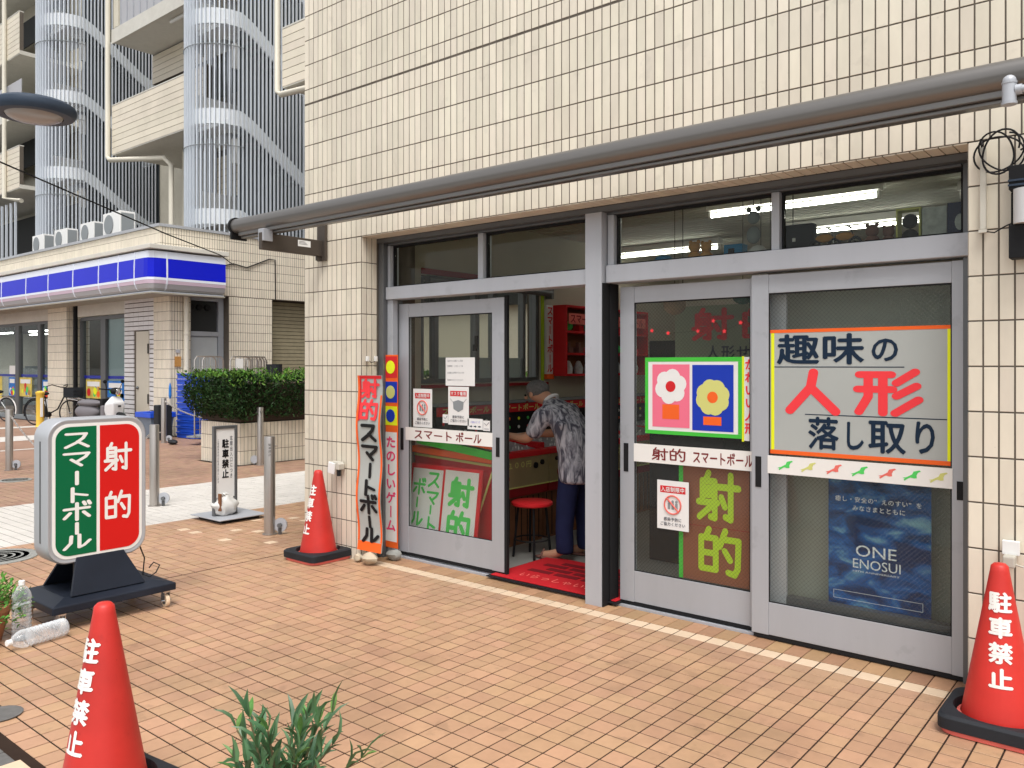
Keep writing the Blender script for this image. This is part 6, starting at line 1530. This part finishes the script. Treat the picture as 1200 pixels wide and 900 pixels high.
# left of tower 1
for z in (8.85, 14.4): balcony(-50, -37.2, 13.0, z, z + 1.75)
balcony(-50, -37.2, 13.0, 18.9, 20); balcony(-50, -37.2, 13.0, 11.9, 12.5, tiled=False)
for z in (10.7, 16.3): recess_shade(-50, -37.2, 14.8, z, z + 1.2)
part('drain_pipe', B().sweep([(-38.6, 12.9, 20), (-38.6, 12.9, 8.6), (-37.0, 13, 8.3)], .09, 10), pipe_m, ap, world=True, smooth=True)
b = B()
for k in range(26): b.box(-50 + k * .5, -49.93 + k * .5, 12.9, 12.98, 3, 8.3)
part('louvre_slats', b, louvre, ap, world=True, kind='stuff')
part('shade_sheet', B().box(-50, -36, 14.9, 14.95, 3, 8.4), darkin, ap, world=True)  # dark sheet painted in for the shade behind the slats
def tower(Xs, Yc, r, ln, zf, label):
    t = thing('stair_tower', label, 'stair tower', (Xs - r, Yc, 0), group='louvred stair towers of the apartment block')
    Xc = Xs - r; pitch = .125; n = int(PI * r / pitch); pos = []
    for k in range(n + 1):
        a = PI + PI * k / n; pos.append((Xc + r * math.cos(a), Yc + r * math.sin(a), a))
    m = int(ln / pitch)
    for k in range(1, m): pos.append((Xs, Yc + k * pitch, 0.0)); 
    for k in range(1, m): pos.append((Xc - r, Yc + k * pitch, PI))
    sl = B().box(-.030, .030, -.016, .016, 3.2, 23).mesh('louvre_slat', louvre)
    for (x, y, a) in pos:
        o = bpy.data.objects.new('louvre_slat', sl); col.objects.link(o); o.parent = t; o.location = (x - Xc, y - Yc, 0); o.rotation_euler = (0, 0, a)
    L = []; 
    for k in range(25):
        a = PI + PI * k / 24; L.append((Xc + (r - .065) * math.cos(a), Yc + (r - .065) * math.sin(a)))
    ri = r - .065
    for f in range(-2, 5):
        z = zf + f * 2.72
        pts_ = []
        for k in range(25):
            u = k / 24; pts_.append((*L[k], z - .38 * (1 - min(1, u * 2.2)) ** 1.5))
        pts_ += [(Xc + ri, Yc + .05, z - .02), (Xc + ri, Yc + .4, z - .2), (Xc + ri, Yc + 2.1, z - 1.42), (Xc + ri, Yc + 2.4, z - 1.58), (Xc + ri, Yc + ln - .1, z - 1.62), (Xc - ri, Yc + ln - .1, z - 1.62), (Xc - ri, Yc + 2.4, z - 1.62), (Xc - ri, Yc + 2.1, z - 1.7), (Xc - ri, Yc + .3, z - 2.95)]
        b = B(); vs = []; nn_ = len(pts_)
        for i, (x, y, q) in enumerate(pts_):
            a, c = pts_[max(0, i - 1)], pts_[min(nn_ - 1, i + 1)]; dx, dy = c[0] - a[0], c[1] - a[1]; l = math.hypot(dx, dy) or 1; ox, oy = dy / l * .03, -dx / l * .03
            vs += [(x + ox, y + oy, q - .42), (x + ox, y + oy, q), (x - ox, y - oy, q), (x - ox, y - oy, q - .42)]
        b.add(vs, [(i * 4 + k, i * 4 + (k + 1) % 4, (i + 1) * 4 + (k + 1) % 4, (i + 1) * 4 + k) for i in range(nn_ - 1) for k in range(4)])
        part('stair_band', b, bandm, t, world=True)
        part('landing', B().box(Xc - ri + .05, Xc + ri - .05, Yc - .45, Yc + .1, z - .40, z - .28), bandm, t, world=True)
        part('balustrade', B().box(Xc - ri + .1, Xc - ri + .14, Yc - .3, Yc + 1.0, z - .1, z + .75), white, t, world=True)
        part('balustrade', B().box(Xc - .05, Xc + .05, Yc + .3, Yc + 1.9, z - 1.2, z - .5), white, t, world=True)
        st_ = B()
        for k in range(8): st_.box(Xc + .05, Xc + ri - .05, Yc + .4 + k * .22, Yc + .62 + k * .22, z - .45 - k * .165, z - .38 - k * .165)
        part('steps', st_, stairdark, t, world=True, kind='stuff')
        rg = B()
        for zz in (z - 1.0,): rg.sweep([(Xc + (r + .045) * math.cos(PI + PI * k / 16), Yc + (r + .045) * math.sin(PI + PI * k / 16), zz) for k in range(17)], .012, 4)
        part('tie_bar', rg, cabgrey, t, world=True)
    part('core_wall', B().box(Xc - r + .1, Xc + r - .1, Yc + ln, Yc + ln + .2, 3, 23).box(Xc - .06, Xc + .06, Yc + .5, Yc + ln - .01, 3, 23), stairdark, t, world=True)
tower(-20.0, 12.55, 1.0, 3.0, 8.5, 'louvred rounded stair tower right behind the store corner')
tower(-30.5, 12.75, 1.1, 2.8, 11.3, 'louvred rounded stair tower at the left, behind the street lamp')

# ================================================================== STREET THINGS FAR LEFT
cr = thing('bread_crate', 'x', 'crate', (0, 0, 0), group='blue bread crates stacked by the store wall')
cb = B().box(-.33, .33, -.22, .22, .01, .03).box(-.33, .33, -.22, -.205, .031, .115).box(-.33, .33, .205, .22, .031, .115).box(-.33, -.315, -.2045, .2045, .031, .115).box(.315, .33, -.2045, .2045, .031, .115)
part('crate_body', cb, crateblue, cr)
part('crate_rim', B().box(-.345, .345, -.235, -.2205, .095, .12).box(-.345, .345, .2205, .235, .095, .12).box(-.345, -.3305, -.22, .22, .095, .12).box(.3305, .345, -.22, .22, .095, .12), crateblue, cr)
for k in range(11):
    o = cr if k == 0 else copy_tree(cr); o.location = (-16.10 + random.gauss(0, .008), 8.98, .002 + k * .1235); o.rotation_euler = (0, 0, random.gauss(0, .015))
    o['label'] = 'bottom blue crate of the tall stack by the wall' if k == 0 else ('topmost blue crate of the tall stack by the wall' if k == 10 else '%s blue crate from the bottom of the tall stack by the wall' % ['', 'second', 'third', 'fourth', 'fifth', 'sixth', 'seventh', 'eighth', 'ninth', 'tenth'][k])
bn = thing('folding_bin', 'grey bin with a blue open top beside the scooter', 'bin', (-16.8, 8.45, 0))
part('bin_body', B().add([(-17.0, 8.25, .02), (-16.5, 8.25, .02), (-16.5, 8.65, .02), (-17.0, 8.65, .02), (-17.05, 8.2, .46), (-16.45, 8.2, .46), (-16.45, 8.7, .46), (-17.05, 8.7, .46)], [(0, 1, 2, 3), (0, 1, 5, 4), (1, 2, 6, 5), (2, 3, 7, 6), (3, 0, 4, 7)]), crategrey, bn, world=True)
part('blue_rim', B().box(-17.08, -16.42, 8.17, 8.20, .44, .55).box(-17.08, -16.42, 8.70, 8.73, .44, .55).box(-17.08, -17.05, 8.2005, 8.6995, .44, .55).box(-16.45, -16.42, 8.2005, 8.6995, .44, .55), crateblue, bn, world=True, bevel=.01)
single('umbrella', B().lathe([(.012, 0), (.028, .06), (.025, .24), (.008, .32)], (-15.95, 8.35, .85), 10), tag_blue, 'small rolled blue umbrella standing behind the crate bollard', 'umbrella', (-15.95, 8.35, .85))
single('dark_shoe_scrap', B().ball((-15.08, 7.95, .05), .11, 10, 6, (1.2, .7, .45)), rubber, 'small dark scrap lying on the paving before the crates', 'scrap', (-15.08, 7.95, 0), smooth=True)
single('tall_black_bin', B().box(-16.25, -16.05, 8.15, 8.45, .0, .72), rubber, 'slim dark bin standing just behind the crate bollard', 'bin', (-16.1, 8.3, 0), bevel=.02)
yp = thing('yellow_post', 'short yellow post with red and white plate in front of the store', 'post', (-24.3, 9.9, 0))
yp.location = (-22.0, 8.15, 0)
part('post_body', B().lathe([(.11, 0), (.11, .02), (.09, .03), (.09, .80), (.105, .82), (.105, .86), (.05, .89), (0, .895)], n=18), yellowp, yp, smooth=True)
part('plate', B().box(.085, .10, -.03, .03, .25, .72), white, yp)
# bicycles
def wheel(b, tyre, c, r, n=28):
    tyre.sweep([(c[0] + r * math.cos(2 * PI * k / n), c[1], c[2] + r * math.sin(2 * PI * k / n)) for k in range(n)], .018, 6, closed=True)
    for k in range(16):
        a = 2 * PI * k / 16; b.cyl((c[0], c[1] + (.02 if k % 2 else -.02), c[2]), (c[0] + (r - .02) * math.cos(a), c[1], c[2] + (r - .02) * math.sin(a)), .0022, n=3)
    b.cyl((c[0], c[1] - .04, c[2]), (c[0], c[1] + .04, c[2]), .02, n=8)
def bicycle(loc, rz, label, fm, basket, white_fender):
    t = thing('bicycle', label, 'bicycle', loc, rz, group='city bicycles in front of the store')
    for x in (-.52, .55):
        s, ty = B(), B(); wheel(s, ty, (x, 0, .33), .31); w_ = part('wheel', ty, rubber, t, smooth=True); part('spokes', s, chrome, w_, kind='stuff')
    part('frame', B().sweep([(-.52, 0, .33), (-.12, 0, .28)], .011, 6).sweep([(-.12, 0, .28), (-.22, 0, .75)], .014, 8).sweep([(-.12, 0, .28), (.18, 0, .42), (.40, 0, .78)], .018, 8).sweep([(-.52, 0, .33), (-.20, 0, .66)], .009, 6).sweep([(.55, 0, .33), (.48, 0, .58), (.38, 0, .95)], .013, 8), fm, t, smooth=True)
    part('saddle', B().ball((-.24, 0, .81), .13, 14, 8, (1.05, .75, .38)), black, t, smooth=True)
    part('handlebar', B().sweep([(.10, .27, 1.0), (.25, .25, 1.04), (.36, .10, .98), (.38, 0, .97), (.36, -.10, .98), (.25, -.25, 1.04), (.10, -.27, 1.0)], .012, 8), black if not white_fender else chrome, t, smooth=True)
    part('mudguard', B().sweep([(-.52 + .35 * math.cos(a), 0, .33 + .35 * math.sin(a)) for a in [k * PI / 10 for k in range(0, 12)]], .016, 6), white if white_fender else black, t, smooth=True)
    part('carrier', B().box(-.80, -.36, -.07, .07, .70, .715), chrome, t)
    if basket:
        bk_ = B()
        for k in range(7):
            u = -.16 + k * .0533
            bk_.box(.50 + .0, .505, u, u + .006, .72, .98).box(.80, .806, u, u + .006, .76, .98)
        for z in (.72, .80, .88, .96): bk_.box(.50, .80, -.165, -.16, z, z + .008).box(.50, .80, .16, .165, z, z + .008).box(.50, .506, -.16, .16, z, z + .008).box(.80, .806, -.16, .16, z, z + .008)
        bk_.box(.52, .79, -.15, .15, .725, .73).box(.508, .80, -.158, -.152, .73, .97).box(.508, .80, .152, .158, .73, .97)
        part('basket', bk_, rubber, t, kind='stuff')
    part('crank', B().cyl((-.12, -.05, .28), (-.12, .05, .28), .07, n=14).box(-.13, -.11, .05, .065, .12, .28).box(-.13, -.11, -.065, -.05, .28, .44), black, t)
    return t
bicycle((-22.2, 8.5, 0), math.radians(25), 'dark bicycle with front basket in front of the store column', black, True, False)
bicycle((-25.1, 8.1, 0), math.radians(200), 'silver bicycle cut off by the left edge of the photo', chrome, False, True)
# scooter
sct = thing('scooter', 'white fronted motor scooter with grey seat parked before the store window', 'scooter', (-18.75, 8.2, 0), math.radians(16)); sct.scale = (.92, .92, .92)
for x in (-.62, .62):
    w_ = part('wheel', B().sweep([(x + .19 * math.cos(k * PI / 12), 0, .25 + .19 * math.sin(k * PI / 12)) for k in range(24)], .055, 10, closed=True), rubber, sct, smooth=True)
    part('rim', B().cyl((x, -.03, .25), (x, .03, .25), .15, n=16), chrome, w_)
part('rear_body', B().ball((-.45, 0, .52), .30, 18, 12, (1.35, .55, .62)), seatm, sct, smooth=True)
part('seat', B().ball((-.38, 0, .74), .25, 18, 10, (1.6, .62, .35)), seatm, sct, smooth=True)
part('floor_board', B().box(-.15, .35, -.16, .16, .28, .34), black, sct, bevel=.02)
part('leg_shield', B().box(.24, .33, -.24, .24, .32, .86), black, sct, bevel=.03)
part('front_shield', B().add([(.30, -.20, .34), (.30, .20, .34), (.44, .27, .74), (.44, -.27, .74), (.58, -.12, .34), (.58, .12, .34), (.62, .17, .76), (.62, -.17, .76), (.50, -.12, .93), (.50, .12, .93)],
     [(0, 1, 2, 3), (0, 4, 5, 1), (4, 7, 6, 5), (0, 3, 7, 4), (1, 5, 6, 2), (3, 8, 7), (2, 6, 9), (8, 9, 6, 7), (3, 2, 9, 8)]), pearl, sct, bevel=.03, smooth=True)
part('front_fender', B().ball((.62, 0, .42), .20, 14, 8, (1.2, .42, .6)), black, sct, smooth=True)
hl = part('headlamp_housing', B().ball((.50, 0, 1.04), .11, 14, 10, (1, 1.2, .8)), black, sct, smooth=True)
part('headlamp', B().ball((.57, 0, 1.03), .075, 12, 8, (.6, 1, 1)), chrome, hl, smooth=True)
part('handlebar', B().sweep([(.30, .30, 1.10), (.42, .16, 1.08), (.48, 0, 1.06), (.42, -.16, 1.08), (.30, -.30, 1.10)], .018, 8), black, sct, smooth=True)
for s in (-1, 1): part('mirror', B().sweep([(.42, s * .18, 1.09), (.44, s * .24, 1.22)], .007, 6).ball((.44, s * .25, 1.27), .055, 10, 8, (.3, 1, .8)), black, sct, smooth=True)
part('rear_rack', B().sweep([(-.65, .12, .80), (-.98, .12, .84), (-.98, -.12, .84), (-.65, -.12, .80)], .012, 6), chrome, sct, smooth=True)
part('side_panel', B().box(.28, .40, -.26, .26, .30, .70), seatm, sct, bevel=.03)
part('front_emblem', B().box(.625, .635, -.04, .04, .66, .70), black, sct)
# roll cages behind the hedge
rc = thing('roll_cage', 'x', 'roll cage', (0, 0, 0), group='nested steel roll cages behind the hedge')
part('side_frame', B().sweep([(0, -.22, .15), (0, -.22, 1.62), (0, -.17, 1.70), (0, .17, 1.70), (0, .22, 1.62), (0, .22, .15)], .014, 6), steel, rc, smooth=True)
for k in range(3): part('bar', B().cyl((0, -.11 + k * .11, .2), (0, -.11 + k * .11, 1.69), .007, n=6), steel, rc)
b = B()
for k in range(9): b.cyl((0, -.21, .3 + k * .15), (0, .21, .3 + k * .15), .005, n=4)
part('cross_wires', b, steel, rc, kind='stuff')
part('base_tray', B().box(-.30, .0, -.22, .22, .14, .17), cabgrey, rc)
RL = ['leftmost roll cage over the crate stack', 'second roll cage from the left behind the hedge', 'roll cage carrying the white paper', 'fourth roll cage in the nested row', 'fifth roll cage in the nested row', 'sixth roll cage in the nested row', 'last roll cage beside the black bin']
for i, (y, x) in enumerate(((8.32, -14.55), (8.60, -14.75), (8.98, -14.40), (9.22, -14.5), (9.36, -14.6), (9.50, -14.7), (9.62, -14.8))):
    o = rc if i == 0 else copy_tree(rc); o.location = (x, y, 0); o['label'] = RL[i]
single('paper_sheet', B().box(-14.37, -14.36, 8.86, 9.02, 1.47, 1.66), whitepaper, 'white paper sheet fixed on the roll cage behind the hedge', 'paper', (-14.36, 8.94, 1.5))
single('black_bin', B().lathe([(.14, 0), (.16, 1.55), (0, 1.55)], (-14.2, 9.62, 0), 16), rubber, 'tall black round bin at the right end of the roll cages', 'bin', (-14.2, 9.62, 0))
# wire and cables on the store wall
single('cable_on_wall', B().sweep([(CX + .02, 9.95, 3.74), (CX + .02, 10.35, 3.86), (CX + .02, 10.7, 3.80), (CX + .02, 11.3, 4.06), (CX + .02, 11.46, 4.06), (CX + .02, 11.47, 3.10)], .014, 5), black, 'thin dark cable running across the tiled side wall of the store', 'cable', (CX, 10.7, 3.8))
single('overhead_wire', B().sweep([(-9.6, -2.0, 6.2), (-9.4, 0.6, 4.66), (-9.6, 2.6, 3.83), (-10.2, 4.2, 3.55), (-11.2, 5.8, 3.40), (-12.8, 7.6, 3.42), (-16.3, 10.0, 3.75)], .010, 6), black, 'thin overhead wire sloping down across the upper left towards the store', 'wire', (-9.6, 2.5, 4.2), smooth=True)
# street lamp
sl = thing('street_lamp', 'dark round street lamp head with a clear dome at the upper left edge', 'street lamp', (-8.2, 1.3, 0))
hx, hy, hz = -6.64, 2.42, 3.42
part('lamp_head', B().lathe([(.10, .085), (.24, .07), (.278, .045), (.285, .02), (.278, -.010), (.262, -.03), (.23, -.036), (.196, -.030)], (hx, hy, hz), 40, cap=False).lathe([(.10, .085), (0, .088)], (hx, hy, hz), 40), lampdark, sl, world=True, smooth=True)
part('lamp_dome', B().lathe([(.195, -.024), (.18, -.042), (.14, -.060), (.08, -.072), (0, -.076)], (hx, hy, hz), 36), domem, sl, world=True, smooth=True)
part('lamp_core', B().cyl((hx, hy, hz - .02), (hx, hy, hz + .05), .10, n=18), lampglass, sl, world=True)
part('bolt', B().cyl((hx + .02, hy - .278, hz + .022), (hx + .02, hy - .292, hz + .022), .008, n=8), black, sl, world=True)
part('lamp_arm', B().sweep([(hx - .2, hy - .14, hz + .04), (hx - .6, hy - .42, hz + .04), (hx - 1.45, hy - 1.05, hz + .02)], .032, 10), lampdark, sl, world=True, smooth=True)
part('pole', B().cyl((-8.2, 1.3, 0), (-8.2, 1.3, 3.6), .07, .055, n=16), lampdark, sl, world=True, smooth=True)
